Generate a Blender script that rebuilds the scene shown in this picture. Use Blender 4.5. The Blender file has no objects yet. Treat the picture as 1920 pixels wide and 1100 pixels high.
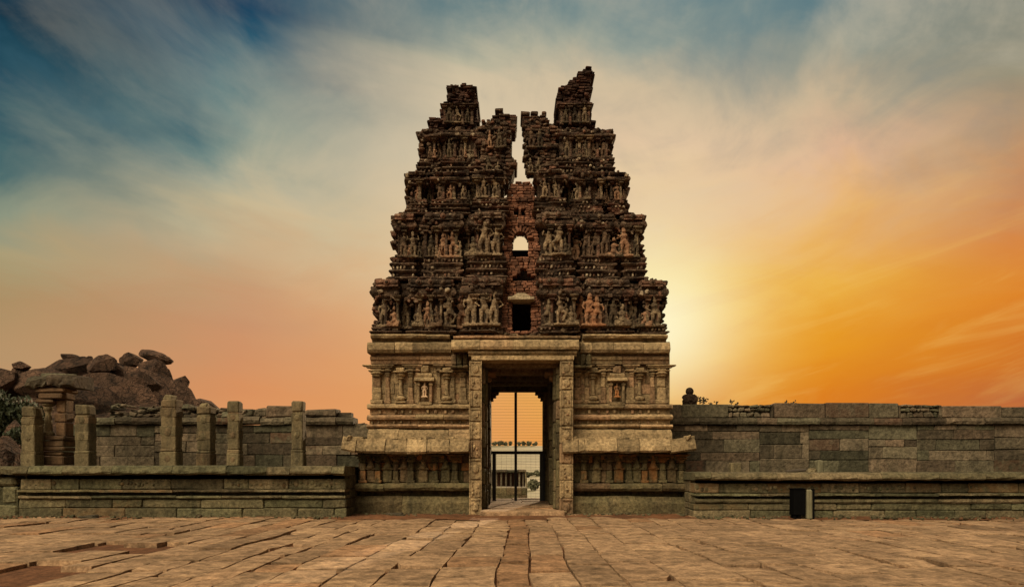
import bpy, math, random
import numpy as np
from mathutils import Vector, Matrix, noise as mn

random.seed(7)
R = random.random
U = random.uniform
SC = bpy.context.scene
COL = SC.collection
F, HX, HY, EYE = 1280.0, 960.0, 870.0, 1.5


def PX(px, Y):
    return (px - HX) * Y / F


def PZ(py, Y):
    return EYE + (HY - py) * Y / F


def lin(c):
    return tuple(((v / 255) / 12.92 if v / 255 <= .04045 else ((v / 255 + .055) / 1.055) ** 2.4) for v in c)


def nz(x, y, z, s=1.0):
    return mn.noise(Vector((x * s, y * s, z * s)))


# ------------------------------------------------------------------ mesh builder
WL = {}
BOXF = [(0, 1, 2, 3), (7, 6, 5, 4), (0, 4, 5, 1), (1, 5, 6, 2), (2, 6, 7, 3), (3, 7, 4, 0)]
CORN = [(sx, sy, sz) for sx in (-1, 1) for sy in (-1, 1) for sz in (-1, 1)]


def _wb_topology():
    idx = {c: i for i, c in enumerate(CORN)}
    v = lambda c, a: idx[c] * 3 + a
    fs = []
    for a in range(3):
        b, d = [(1, 2), (0, 2), (0, 1)][a]
        for s in (-1, 1):
            ring = []
            for sb, sd in ((-1, -1), (1, -1), (1, 1), (-1, 1)):
                c = [0, 0, 0]
                c[a], c[b], c[d] = s, sb, sd
                ring.append(v(tuple(c), a))
            fs.append(tuple(ring))
    for k in range(3):
        a, b = [i for i in range(3) if i != k]
        for sa in (-1, 1):
            for sb in (-1, 1):
                c0 = [0, 0, 0]
                c0[a], c0[b], c0[k] = sa, sb, -1
                c1 = list(c0)
                c1[k] = 1
                fs.append((v(tuple(c0), a), v(tuple(c0), b), v(tuple(c1), b), v(tuple(c1), a)))
    for c in CORN:
        fs.append((v(c, 0), v(c, 1), v(c, 2)))
    return fs


WBF = _wb_topology()


class MB:
    def __init__(s):
        s.v, s.f, s.t = [], [], []

    def add(s, vs, fs, tint=None):
        n = len(s.v)
        s.v.extend(vs)
        t = tint or (R(), R(), 0.0)
        for f in fs:
            s.f.append(tuple(i + n for i in f))
            s.t.append(t)

    def box(s, x0, x1, y0, y1, z0, z1, jit=0.0, tint=None, rot=None):
        vs = [[x0, y0, z0], [x1, y0, z0], [x1, y1, z0], [x0, y1, z0], [x0, y0, z1], [x1, y0, z1], [x1, y1, z1], [x0, y1, z1]]
        if jit:
            vs = [[a + U(-jit, jit) for a in p] for p in vs]
        if rot is not None:
            c = Vector(((x0 + x1) / 2, (y0 + y1) / 2, (z0 + z1) / 2))
            vs = [rot @ (Vector(p) - c) + c for p in vs]
        s.add([tuple(p) for p in vs], BOXF, tint)

    def stone(s, x0, x1, y0, y1, z0, z1, ch=.02, jit=.01, tint=None, rot=None):
        """a worn block: box with chamfered edges and jittered corners"""
        hx, hy, hz = (x1 - x0) / 2, (y1 - y0) / 2, (z1 - z0) / 2
        c = Vector(((x0 + x1) / 2, (y0 + y1) / 2, (z0 + z1) / 2))
        cc = min(ch, hx * .45, hy * .45, hz * .45)
        h = (hx, hy, hz)
        vs = []
        for sg in CORN:
            j = [U(-jit, jit) for _ in range(3)]
            k = cc * U(.5, 1.7)
            k = min(k, hx * .7, hy * .7, hz * .7)
            for a in range(3):
                p = Vector([sg[i] * (h[i] - (0 if i == a else k)) + j[i] for i in range(3)])
                if rot is not None:
                    p = rot @ p
                vs.append(tuple(p + c))
        s.add(vs, WBF, tint)

    def lathe(s, cx, cy, prof, n=12, tint=None, sq=0.0):
        vs, fs = [], []
        for r, z in prof:
            for k in range(n):
                a = 2 * math.pi * (k + .5) / n
                q = 1.0
                if sq:
                    q = 1 + sq * (1 / max(abs(math.cos(a)), abs(math.sin(a))) - 1)
                vs.append((cx + r * q * math.cos(a), cy + r * q * math.sin(a), z))
        for i in range(len(prof) - 1):
            for k in range(n):
                fs.append((i * n + k, i * n + (k + 1) % n, (i + 1) * n + (k + 1) % n, (i + 1) * n + k))
        fs.append(tuple(range(n - 1, -1, -1)))
        fs.append(tuple((len(prof) - 1) * n + k for k in range(n)))
        s.add(vs, fs, tint)

    def tube(s, pts, rad, n=8, tint=None, flat=1.0):
        vs, fs = [], []
        P = [Vector(p) for p in pts]
        for i, p in enumerate(P):
            d = (P[min(i + 1, len(P) - 1)] - P[max(i - 1, 0)]).normalized()
            a = d.orthogonal().normalized() if abs(d.z) < .9 else Vector((1, 0, 0))
            a = (a - d * a.dot(d)).normalized()
            b = d.cross(a)
            for k in range(n):
                t = 2 * math.pi * k / n
                vs.append(tuple(p + (a * math.cos(t) + b * math.sin(t) * flat) * rad[i]))
        for i in range(len(P) - 1):
            for k in range(n):
                fs.append((i * n + k, i * n + (k + 1) % n, (i + 1) * n + (k + 1) % n, (i + 1) * n + k))
        fs.append(tuple(range(n - 1, -1, -1)))
        fs.append(tuple((len(P) - 1) * n + k for k in range(n)))
        s.add(vs, fs, tint)

    def ball(s, c, r, n=8, m=6, tint=None):
        vs, fs = [], []
        for i in range(m + 1):
            th = math.pi * i / m
            for k in range(n):
                ph = 2 * math.pi * k / n
                vs.append((c[0] + r[0] * math.sin(th) * math.cos(ph), c[1] + r[1] * math.sin(th) * math.sin(ph), c[2] + r[2] * math.cos(th)))
        for i in range(m):
            for k in range(n):
                fs.append((i * n + k, (i + 1) * n + k, (i + 1) * n + (k + 1) % n, i * n + (k + 1) % n))
        s.add(vs, fs, tint)

    def piece(s, x0, x1, y, prof, back, amp=.006, seg=.22, tint=None, lift=(0, 0), dx=0.0):
        """one stone of a moulding: profile (out, z) bottom to top, extruded from x0 to x1, closed at y+back"""
        k = max(1, int((x1 - x0) / seg))
        pr = [(-back, prof[0][1])] + list(prof) + [(-back, prof[-1][1])]
        n = len(pr)
        vs, fs = [], []
        for i in range(k + 1):
            u = i / k
            x = x0 + (x1 - x0) * u
            for j, (o, z) in enumerate(pr):
                edge = 0 < j < n - 1
                e = amp if edge else 0
                end = -.012 if (edge and i in (0, k)) else 0
                vs.append((x + U(-.006, .006), y - o + U(-e, e) - end, z + U(-e, e) + lift[0] + (lift[1] - lift[0]) * u))
        for i in range(k):
            for j in range(n):
                j2 = (j + 1) % n
                fs.append((i * n + j, i * n + j2, (i + 1) * n + j2, (i + 1) * n + j))
        fs.append(tuple(range(n)))
        fs.append(tuple(k * n + j for j in range(n - 1, -1, -1)))
        s.add(vs, fs, tint)

    def moulding(s, x0, x1, y, prof, back, wmin, wmax, gap=.012, jz=.006, jy=.01, amp=.006, cuts=None, tf=None, seg=.22):
        if cuts:
            xs = [x0] + [c for c in cuts if x0 < c < x1] + [x1]
        else:
            xs = [x0]
            while xs[-1] < x1 - wmin * .6:
                w = U(wmin, wmax)
                xs.append(x1 if xs[-1] + w > x1 - wmin * .5 else xs[-1] + w)
            if xs[-1] < x1:
                xs[-1] = x1
        for a, b in zip(xs, xs[1:]):
            l = U(-jz, jz)
            s.piece(a + gap * .5, b - gap * .5, y + U(-jy, jy), prof, back, amp, tint=tf() if tf else None, lift=(l, l + U(-jz, jz)), seg=seg)

    def ashlar(s, x0, x1, zs, y, wmin, wmax, thick=.3, gap=.012, dep=.015, ch=.018, jit=.006, tf=None, skip=None, backing=True):
        for z0, z1 in zip(zs, zs[1:]):
            x = x0 - U(0, wmin * .5)
            while x < x1 - .02:
                w = U(wmin, wmax)
                xa, xb = max(x, x0), min(x + w, x1)
                x += w
                if x1 - x < wmin * .4:
                    xb, x = x1, x1
                if xb - xa < .05 or (skip and skip((xa + xb) / 2, (z0 + z1) / 2)):
                    continue
                s.stone(xa + gap / 2, xb - gap / 2, y + U(-dep, dep), y + thick, z0 + gap / 2, z1 - gap / 2, ch, jit, tf() if tf else None)
        if backing:
            s.box(x0 + .02, x1 - .02, y + .05, y + thick + .02, zs[0] + .01, zs[-1] - .03, tint=(0, 0, 0))

    def sweep(s, path, prof, seg=.13, amp=.02, chip=0.0, tint_row=None):
        """a skin of (offset, z) rows swept along a plan path, eroded by noise; outward is to the right of the path"""
        P = [Vector((a, b)) for a, b in path]
        nr = []
        for a, b in zip(P, P[1:]):
            d = (b - a).normalized()
            nr.append(Vector((d.y, -d.x)))
        samp = []
        for i in range(len(P)):
            if i == 0:
                m = nr[0]
            elif i == len(P) - 1:
                m = nr[-1]
            else:
                m = (nr[i - 1] + nr[i]) / max(.3, 1 + nr[i - 1].dot(nr[i]))
            samp.append((P[i], m))
            if i < len(P) - 1:
                L = (P[i + 1] - P[i]).length
                k = int(L / seg)
                for q in range(1, k):
                    samp.append((P[i].lerp(P[i + 1], q / k), nr[i]))
        n = len(prof)
        vs, fs, ts = [], [], []
        for p, m in samp:
            for o, z in prof:
                c = 1.0
                if chip and o > .04:
                    q = nz(p.x, p.y, z * 1.7, 1.3) + .35 * nz(p.x, p.y, z, 4.0)
                    c = 1 - chip * min(1.15, max(0, (q - .04) * 4))
                oo = o * c + amp * (nz(p.x, p.y, z, 5) + .8 * nz(p.x + 9, p.y, z, 13))
                pp = p + m * oo
                vs.append((pp.x, pp.y, z + amp * .7 * nz(p.x, p.y + 7, z, 8)))
        for i in range(len(samp) - 1):
            for j in range(n - 1):
                fs.append((i * n + j, (i + 1) * n + j, (i + 1) * n + j + 1, i * n + j + 1))
        base = len(s.v)
        s.v.extend(vs)
        for q, f in enumerate(fs):
            s.f.append(tuple(i + base for i in f))
            i, j = divmod(q, n - 1)
            p = samp[i][0]
            s.t.append((min(1, max(0, .5 + .8 * nz(p.x, p.y, prof[j][1], 3))), min(1, max(0, .5 + .9 * nz(p.x + 31, p.y, prof[j][1] * 3, 1.5))), 0.0))

    def mesh(s, name, mat, org=(0, 0, 0), smooth=False):
        me = bpy.data.meshes.new(name)
        v = np.array(s.v, dtype=float) - np.array(org)
        me.from_pydata([tuple(p) for p in v], [], s.f)
        at = me.attributes.new('tint', 'FLOAT_COLOR', 'FACE')
        tt = np.ones((len(s.f), 4), dtype=np.float32)
        tt[:, :3] = np.array(s.t, dtype=np.float32)
        at.data.foreach_set('color', tt.ravel())
        if mat:
            me.materials.append(mat)
        if smooth:
            me.polygons.foreach_set('use_smooth', [True] * len(me.polygons))
        me.update()
        return me

    def build(s, name, mat, parent=None, smooth=False, org=None):
        a = np.array(s.v, dtype=float)
        if org is None:
            lo, hi = a.min(0), a.max(0)
            org = ((lo[0] + hi[0]) / 2, (lo[1] + hi[1]) / 2, lo[2])
        me = s.mesh(name, mat, org, smooth)
        return link(name, me, org, parent)


def link(name, me, loc, parent=None):
    o = bpy.data.objects.new(name, me)
    COL.objects.link(o)
    WL[o.name] = Vector(loc)
    if parent is not None:
        o.parent = parent
        o.location = Vector(loc) - WL[parent.name]
    else:
        o.location = loc
    return o


def tag(o, label=None, cat=None, group=None, kind=None):
    for k, v in (('label', label), ('category', cat), ('group', group), ('kind', kind)):
        if v:
            o[k] = v
    return o


def empty(name, loc, label, cat, group=None):
    o = bpy.data.objects.new(name, None)
    o.empty_display_size = .3
    COL.objects.link(o)
    o.location = loc
    WL[o.name] = Vector(loc)
    return tag(o, label, cat, group)


def rotz(a):
    return Matrix.Rotation(a, 3, 'Z')


def roteul(x, y, z):
    return Matrix.Rotation(z, 3, 'Z') @ Matrix.Rotation(y, 3, 'Y') @ Matrix.Rotation(x, 3, 'X')


# ------------------------------------------------------------------ materials
class NT:
    def __init__(s, nt):
        s.nt = nt

    def n(s, typ, **kw):
        nd = s.nt.nodes.new(typ)
        for k, v in kw.items():
            if k.startswith('_'):
                setattr(nd, k[1:], v)
        return nd

    def put(s, sock, v):
        if isinstance(v, bpy.types.NodeSocket):
            s.nt.links.new(v, sock)
        elif isinstance(v, (tuple, list)) and len(v) == 3 and sock.type == 'RGBA':
            sock.default_value = (*v, 1)
        else:
            sock.default_value = v

    def math(s, op, a, b=0.0, c=0.0, clamp=False):
        nd = s.nt.nodes.new('ShaderNodeMath')
        nd.operation = op
        nd.use_clamp = clamp
        for i, v in enumerate((a, b, c)):
            s.put(nd.inputs[i], v)
        return nd.outputs[0]

    def mix(s, f, a, b, blend='MIX'):
        nd = s.nt.nodes.new('ShaderNodeMix')
        nd.data_type = 'RGBA'
        nd.blend_type = blend
        s.put(nd.inputs[0], f)
        s.put(nd.inputs[6], a)
        s.put(nd.inputs[7], b)
        return nd.outputs[2]

    def noise(s, vec, scale, detail=4, rough=.55, dist=0.0):
        nd = s.nt.nodes.new('ShaderNodeTexNoise')
        s.put(nd.inputs['Vector'], vec)
        nd.inputs['Scale'].default_value = scale
        nd.inputs['Detail'].default_value = detail
        nd.inputs['Roughness'].default_value = rough
        nd.inputs['Distortion'].default_value = dist
        return nd.outputs['Fac']

    def vmul(s, vec, k):
        nd = s.nt.nodes.new('ShaderNodeVectorMath')
        nd.operation = 'MULTIPLY'
        s.put(nd.inputs[0], vec)
        nd.inputs[1].default_value = k
        return nd.outputs[0]

    def rng(s, v, a, b, c=0.0, d=1.0, smooth=False):
        nd = s.nt.nodes.new('ShaderNodeMapRange')
        if smooth:
            nd.interpolation_type = 'SMOOTHSTEP'
        s.put(nd.inputs[0], v)
        for i, q in enumerate((a, b, c, d)):
            nd.inputs[i + 1].default_value = q
        return nd.outputs[0]

    def ramp(s, f, stops):
        nd = s.nt.nodes.new('ShaderNodeValToRGB')
        s.put(nd.inputs[0], f)
        el = nd.color_ramp.elements
        while len(el) < len(stops):
            el.new(.5)
        for e, (p, c) in zip(el, stops):
            e.position = p
            e.color = (*c, 1)
        return nd.outputs[0]


def stone_mat(name, ca, cb, stain, paint=(.4, .16, .05), s=1.6, stain_k=.75, bump=.5, tint_amp=.6, alt=None, rough=.9, speck=.35, alt_k=.6, streak=True, pale=None, bd=.05, cracks=None, alt2=None):
    m = bpy.data.materials.new(name)
    m.use_nodes = True
    nt = m.node_tree
    N = NT(nt)
    bs = nt.nodes['Principled BSDF']
    bs.inputs['Roughness'].default_value = rough
    bs.inputs['Specular IOR Level'].default_value = .15
    pos = N.n('ShaderNodeNewGeometry').outputs['Position']
    at = N.n('ShaderNodeAttribute', _attribute_name='tint')
    sep = N.n('ShaderNodeSeparateColor')
    nt.links.new(at.outputs['Color'], sep.inputs[0])
    n1 = N.noise(pos, s, 5, .6)
    n2 = N.noise(pos, s * 9, 5, .65)
    n3 = N.noise(pos, s * 40, 3, .6)
    col = N.mix(N.rng(n1, .35, .65), ca, cb)
    if alt:
        col = N.mix(N.rng(sep.outputs[1], .62, .95, 0, alt_k), col, alt)
    if alt2:
        col = N.mix(N.rng(sep.outputs[1], .38, .08, 0, .85), col, alt2)
    if pale:
        col = N.mix(N.rng(N.noise(pos, s * 5, 4, .7), .58, .72, 0, .8), col, pale)
    st = N.noise(N.vmul(pos, (2.2, 2.2, .45)) if streak else pos, s * 1.1, 6, .68)
    col = N.mix(N.rng(st, .47, .70, 0, stain_k), col, stain)
    k = N.math('MULTIPLY_ADD', sep.outputs[0], tint_amp, 1 - tint_amp * .5)
    k = N.math('MULTIPLY', k, N.rng(n2, .3, .7, 1 - speck, 1 + speck))
    k = N.math('MULTIPLY', k, N.rng(n3, .3, .7, 1 - speck * .5, 1 + speck * .5))
    sc = N.n('ShaderNodeVectorMath', _operation='SCALE')
    nt.links.new(col, sc.inputs[0])
    nt.links.new(k, sc.inputs[3])
    pm = N.math('MULTIPLY', sep.outputs[2], N.rng(N.noise(pos, 3.5, 4, .6), .38, .55, .1, 1))
    col = N.mix(pm, sc.outputs[0], paint)
    if cracks:
        vc = N.n('ShaderNodeTexVoronoi', _feature='DISTANCE_TO_EDGE')
        wv = N.n('ShaderNodeVectorMath', _operation='ADD')
        rt = N.n('ShaderNodeMapping')
        nt.links.new(pos, rt.inputs[0])
        rt.inputs['Rotation'].default_value = (0, math.radians(-30), 0)
        rt.inputs['Scale'].default_value = (cracks, cracks, cracks * 2.2)
        nt.links.new(rt.outputs[0], wv.inputs[0])
        ns = N.n('ShaderNodeTexNoise')
        nt.links.new(pos, ns.inputs['Vector'])
        ns.inputs['Scale'].default_value = cracks * 2
        nt.links.new(N.vmul(ns.outputs['Color'], (.7, .7, .7)), wv.inputs[1])
        nt.links.new(wv.outputs[0], vc.inputs['Vector'])
        col = N.mix(N.rng(vc.outputs['Distance'], 0, .05, .9, 0), col, (.012, .01, .008))
    nt.links.new(col, bs.inputs['Base Color'])
    vo = N.n('ShaderNodeTexVoronoi')
    nt.links.new(pos, vo.inputs['Vector'])
    vo.inputs['Scale'].default_value = 9
    h = N.math('ADD', N.math('MULTIPLY', n2, 1.0), N.math('MULTIPLY', n3, .45))
    h = N.math('ADD', h, N.math('MULTIPLY', vo.outputs['Distance'], .35))
    bp = N.n('ShaderNodeBump')
    bp.inputs['Strength'].default_value = bump
    bp.inputs['Distance'].default_value = bd
    nt.links.new(h, bp.inputs['Height'])
    nt.links.new(bp.outputs[0], bs.inputs['Normal'])
    return m


def flat_mat(name, c, rough=.6, metal=0.0, var=.25, s=12):
    m = bpy.data.materials.new(name)
    m.use_nodes = True
    N = NT(m.node_tree)
    bs = m.node_tree.nodes['Principled BSDF']
    bs.inputs['Roughness'].default_value = rough
    bs.inputs['Metallic'].default_value = metal
    pos = N.n('ShaderNodeNewGeometry').outputs['Position']
    n = N.noise(pos, s, 4, .6)
    col = N.mix(n, tuple(v * (1 - var) for v in c), tuple(v * (1 + var) for v in c))
    m.node_tree.links.new(col, bs.inputs['Base Color'])
    return m


M = {}
M['tower_stone'] = stone_mat('tower_stone', (.34, .24, .128), (.235, .168, .09), (.06, .046, .027), paint=(.46, .19, .06), s=1.3, alt=(.28, .15, .085), tint_amp=.65, stain_k=.75, speck=.5, bump=.9)
M['low_stone'] = stone_mat('low_stone', (.15, .115, .058), (.10, .085, .042), (.035, .03, .018), paint=(.40, .15, .04), s=1.3, alt=(.15, .085, .05), tint_amp=.7, speck=.5, bump=.9)
M['plinth'] = stone_mat('plinth_stone', (.15, .124, .068), (.098, .087, .048), (.032, .032, .018), paint=(.22, .12, .05), s=1.2, alt=(.14, .10, .058), alt2=(.098, .094, .05), tint_amp=.9, speck=.5, bump=.9)
M['wall'] = stone_mat('wall_stone', (.132, .102, .066), (.09, .071, .047), (.03, .028, .017), paint=(.12, .045, .025), s=.9, alt=(.135, .092, .06), alt2=(.082, .078, .048), tint_amp=1.0, stain_k=.7, speck=.5, bump=.9, alt_k=.7)
M['stucco'] = stone_mat('stucco', (.13, .083, .053), (.052, .033, .022), (.010, .0075, .006), paint=(.46, .36, .24), s=2.2, alt=(.20, .08, .048), alt_k=.45, tint_amp=1.0, stain_k=.8, bump=1.0, speck=.65, streak=False, pale=(.40, .31, .20))
M['figure'] = stone_mat('figure_stucco', (.27, .195, .115), (.10, .068, .042), (.012, .010, .008), paint=(.34, .15, .07), s=2.6, alt=(.2, .1, .06), tint_amp=1.1, stain_k=.97, bump=.9, speck=.6, streak=False)
M['brick'] = stone_mat('brick', (.24, .105, .06), (.15, .07, .042), (.04, .024, .017), s=1.5, alt=(.19, .09, .055), tint_amp=.9, stain_k=.85, bump=.6, speck=.5)
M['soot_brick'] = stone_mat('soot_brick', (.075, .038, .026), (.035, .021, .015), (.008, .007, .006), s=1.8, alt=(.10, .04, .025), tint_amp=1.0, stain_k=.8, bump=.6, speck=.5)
M['pillar'] = stone_mat('pillar_stone', (.175, .137, .075), (.125, .10, .055), (.04, .035, .022), paint=(.30, .13, .05), s=2.0, alt=(.16, .10, .055), tint_amp=.5)
M['warm_pillar'] = stone_mat('warm_pillar_stone', (.175, .10, .053), (.115, .073, .041), (.04, .03, .02), s=2.0, tint_amp=.5)
M['slab'] = stone_mat('paving_stone', (.335, .213, .120), (.262, .164, .094), (.125, .076, .042), s=.55, alt_k=.9, alt=(.28, .15, .075), tint_amp=.42, stain_k=.7, streak=False, speck=.55, bump=.7, rough=.9)
M['earth'] = stone_mat('red_earth', (.17, .075, .035), (.11, .05, .024), (.05, .025, .014), s=.7, tint_amp=.1, streak=False, speck=.4, bump=.6)
M['field'] = stone_mat('field_earth', (.25, .205, .12), (.18, .16, .09), (.11, .10, .055), s=.03, tint_amp=.1, streak=False, speck=.3, bump=.2)
M['rock'] = stone_mat('granite', (.15, .086, .056), (.09, .055, .038), (.02, .016, .013), s=.4, tint_amp=.6, stain_k=.95, bump=1.0, speck=.5, bd=.35, cracks=.17)
M['iron'] = flat_mat('black_iron', (.012, .012, .012), .5)
M['board'] = flat_mat('dark_board', (.004, .004, .004), 1.0)
M['board'].node_tree.nodes['Principled BSDF'].inputs['Specular IOR Level'].default_value = .02
M['pale_post'] = stone_mat('pale_post', (.20, .18, .115), (.15, .14, .085), (.08, .075, .045), s=3, tint_amp=.2, bump=.2, speck=.15)
M['white_slab'] = stone_mat('pale_lintel', (.36, .29, .19), (.28, .22, .14), (.12, .09, .06), s=2, tint_amp=.2)
M['pale_statue'] = stone_mat('pale_statue', (.62, .44, .28), (.50, .34, .21), (.2, .12, .07), s=4, tint_amp=.2)


def leaf_mat(name, c):
    m = flat_mat(name, c, .7, 0, .5, 3)
    return m


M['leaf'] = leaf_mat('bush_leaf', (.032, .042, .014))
M['leaf_far'] = leaf_mat('far_leaf', (.12, .115, .06))  # lightened olive: distance haze is put into the leaf colour
M['dry'] = leaf_mat('dry_weed', (.045, .035, .015))
M['bark'] = flat_mat('bark', (.06, .045, .03), .9)

# ------------------------------------------------------------------ camera
cam = bpy.data.cameras.new('camera')
cam.lens, cam.sensor_width = 24.0, 36.0
cam.shift_y = (HY - 550) / 1920
cam.clip_start, cam.clip_end = .1, 6000
co = bpy.data.objects.new('camera', cam)
COL.objects.link(co)
co.location = (0, 0, EYE)
co.rotation_euler = (math.radians(90), 0, 0)
SC.camera = co
SC.render.resolution_x, SC.render.resolution_y = 1024, 586
SC.view_settings.view_transform = 'Standard'
SC.view_settings.look = 'None'
SC.view_settings.exposure = 0
SC.view_settings.gamma = 1

# ------------------------------------------------------------------ light: dusk sky and a low sun behind the tower
SUN_AZ, SUN_EL = math.radians(12.0), math.radians(11.0)   # azimuth from +Y towards +X
sd = Vector((math.sin(SUN_AZ) * math.cos(SUN_EL), math.cos(SUN_AZ) * math.cos(SUN_EL), math.sin(SUN_EL)))
sl = bpy.data.lights.new('sun', 'SUN')
sl.energy, sl.angle, sl.color = 4.0, math.radians(.6), (1, .72, .42)
so = bpy.data.objects.new('sun', sl)
COL.objects.link(so)
so.rotation_euler = sd.to_track_quat('Z', 'Y').to_euler()
so.location = (10, 60, 30)


def build_world():
    w = bpy.data.worlds.new("World")
    SC.world = w
    w.use_nodes = True
    nt = w.node_tree
    nt.nodes.clear()
    N = NT(nt)
    d = N.n('ShaderNodeTexCoord').outputs['Generated']
    sp = N.n('ShaderNodeSeparateXYZ')
    nt.links.new(d, sp.inputs[0])
    x, y, z = sp.outputs
    az = N.math('ARCTAN2', x, y)
    el = N.math('ARCSINE', z)
    E0, E1 = math.radians(-4), math.radians(62)
    # cloud sheet: everything is drawn out along a high plane and pulled about by turbulence
    pl = N.n('ShaderNodeCombineXYZ')
    zz = N.math('ADD', N.math('MAXIMUM', z, 0.0), .18)
    nt.links.new(N.math('DIVIDE', x, zz), pl.inputs[0])
    nt.links.new(N.math('DIVIDE', y, zz), pl.inputs[1])
    mpw = N.n('ShaderNodeMapping')
    rot = N.n('ShaderNodeMapping')
    rot.inputs['Rotation'].default_value = (0, 0, math.radians(24))
    nt.links.new(pl.outputs[0], rot.inputs[0])
    nt.links.new(rot.outputs[0], mpw.inputs[0])
    mpw.inputs['Rotation'].default_value = (0, 0, math.radians(-40))
    mpw.inputs['Scale'].default_value = (1.3, 1.15, 1)
    w1 = N.math('SUBTRACT', N.noise(mpw.outputs[0], 1.6, 6, .58, .9), .5)
    w2 = N.math('SUBTRACT', N.noise(mpw.outputs[0], 2.4, 5, .52, .6), .5)
    hiw = N.rng(el, math.radians(7), math.radians(22), .25, 1.0, smooth=True)
    el_ = N.math('ADD', el, N.math('MULTIPLY', N.math('MULTIPLY', w1, .17), hiw))
    az_ = N.math('ADD', az, N.math('MULTIPLY', N.math('MULTIPLY', w2, .22), hiw))
    f = N.rng(el_, E0, E1)

    def col(px, stops):
        a = math.atan((px - HX) / F)
        out = [(0.0, lin(stops[-1][1]))]
        for py, c in reversed(stops):
            e = math.atan((HY - py) / F * math.cos(a))
            out.append(((e - E0) / (E1 - E0), lin(c)))
        out.append((1.0, lin((24, 66, 92))))
        return N.ramp(f, out)
    A = col(0, [(0, (12, 46, 64)), (160, (22, 72, 90)), (290, (70, 104, 106)), (400, (140, 148, 126)), (470, (168, 156, 118)), (560, (172, 142, 100)), (660, (182, 146, 104)), (820, (196, 142, 98))])
    B = col(450, [(0, (18, 62, 90)), (90, (30, 84, 106)), (180, (78, 116, 122)), (260, (128, 146, 136)), (330, (172, 170, 146)), (400, (196, 180, 144)), (500, (198, 160, 120)), (600, (201, 146, 106)), (740, (216, 144, 93)), (830, (226, 156, 98))])
    Mm = col(850, [(0, (104, 128, 130)), (60, (138, 149, 140)), (110, (182, 177, 152)), (160, (208, 191, 160)), (280, (217, 197, 164)), (400, (224, 197, 158)), (500, (229, 196, 150)), (600, (230, 178, 124)), (740, (230, 160, 96)), (840, (226, 156, 92))])
    C = col(1230, [(0, (98, 128, 134)), (80, (150, 158, 146)), (150, (206, 186, 154)), (280, (226, 196, 160)), (400, (235, 207, 160)), (500, (240, 212, 146)), (600, (247, 214, 108)), (680, (238, 190, 66)), (760, (224, 158, 36)), (840, (222, 140, 40))])
    D = col(1550, [(0, (96, 124, 130)), (110, (142, 148, 136)), (190, (198, 176, 144)), (300, (224, 182, 146)), (420, (234, 182, 112)), (540, (234, 174, 66)), (640, (229, 150, 26)), (740, (218, 124, 20)), (840, (210, 112, 30))])
    Ee = col(1920, [(0, (130, 134, 122)), (120, (152, 144, 120)), (240, (176, 146, 112)), (340, (198, 140, 94)), (440, (214, 134, 66)), (560, (220, 130, 38)), (680, (204, 112, 36)), (760, (184, 102, 58)), (840, (176, 98, 58))])
    ar = lambda p: math.atan((p - HX) / F)
    c = N.mix(N.rng(az_, ar(0), ar(450), smooth=False), A, B)
    c = N.mix(N.rng(az_, ar(450), ar(850), smooth=False), c, Mm)
    c = N.mix(N.rng(az_, ar(850), ar(1230), smooth=False), c, C)
    c = N.mix(N.rng(az_, ar(1230), ar(1550), smooth=False), c, D)
    c = N.mix(N.rng(az_, ar(1550), ar(1920), smooth=False), c, Ee)
    # wispy cirrus drawn out over a high plane
    mp = N.n('ShaderNodeMapping')
    nt.links.new(rot.outputs[0], mp.inputs[0])
    mp.inputs['Rotation'].default_value = (0, 0, math.radians(-52))
    mp.inputs['Scale'].default_value = (1.5, 1.0, 1)
    n1 = N.noise(mp.outputs[0], 1.15, 7, .58, .9)
    n2 = N.noise(mp.outputs[0], 3.2, 7, .62, 1.4)
    cl = N.math('MULTIPLY_ADD', n2, .32, N.math('MULTIPLY', n1, .84))
    hi = N.rng(el, math.radians(13), math.radians(30), smooth=True)
    mask = N.math('MULTIPLY', N.rng(cl, .50, .74, smooth=True), hi)
    mask = N.math('MULTIPLY', mask, N.rng(az, math.radians(-30), math.radians(4), .28, 1.0))
    c = N.mix(N.math('MULTIPLY', mask, .5), c, lin((206, 192, 164)))
    dark = N.math('MULTIPLY', N.rng(cl, .56, .36, smooth=True), hi)
    c = N.mix(N.math('MULTIPLY', dark, .36), c, lin((66, 106, 122)))
    # low streaks of yellow fanning out from the sun
    mp2 = N.n('ShaderNodeMapping')
    aev = N.n('ShaderNodeCombineXYZ')
    nt.links.new(az, aev.inputs[0])
    nt.links.new(N.math('SUBTRACT', el, N.math('MULTIPLY', az, .26)), aev.inputs[1])
    nt.links.new(aev.outputs[0], mp2.inputs[0])
    mp2.inputs['Rotation'].default_value = (0, 0, math.radians(-14))
    mp2.inputs['Scale'].default_value = (4.5, 26, 1)
    n4 = N.noise(mp2.outputs[0], 1.0, 6, .6, .6)
    low = N.math('MULTIPLY', N.rng(el, math.radians(26), math.radians(12), smooth=True), N.rng(az, math.radians(2), math.radians(14), smooth=True))
    c = N.mix(N.math('MULTIPLY', N.math('MULTIPLY', N.rng(n4, .5, .75, smooth=True), low), .24), c, lin((246, 205, 110)))
    c = N.mix(N.math('MULTIPLY', N.math('MULTIPLY', N.rng(n4, .5, .3, smooth=True), low), .16), c, lin((218, 140, 46)))
    # glow round the sun
    dt = N.n('ShaderNodeVectorMath', _operation='DOT_PRODUCT')
    nt.links.new(d, dt.inputs[0])
    dt.inputs[1].default_value = sd
    g = N.math('POWER', N.math('MAXIMUM', dt.outputs['Value'], 0), 220)
    c = N.mix(N.math('MULTIPLY', g, .8), c, (1.0, .95, .66))
    # the rest of the sky, behind the viewer: dim dusk with an added bright patch
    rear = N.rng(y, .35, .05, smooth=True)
    up = N.rng(el, math.radians(45), math.radians(75), smooth=True)
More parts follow.
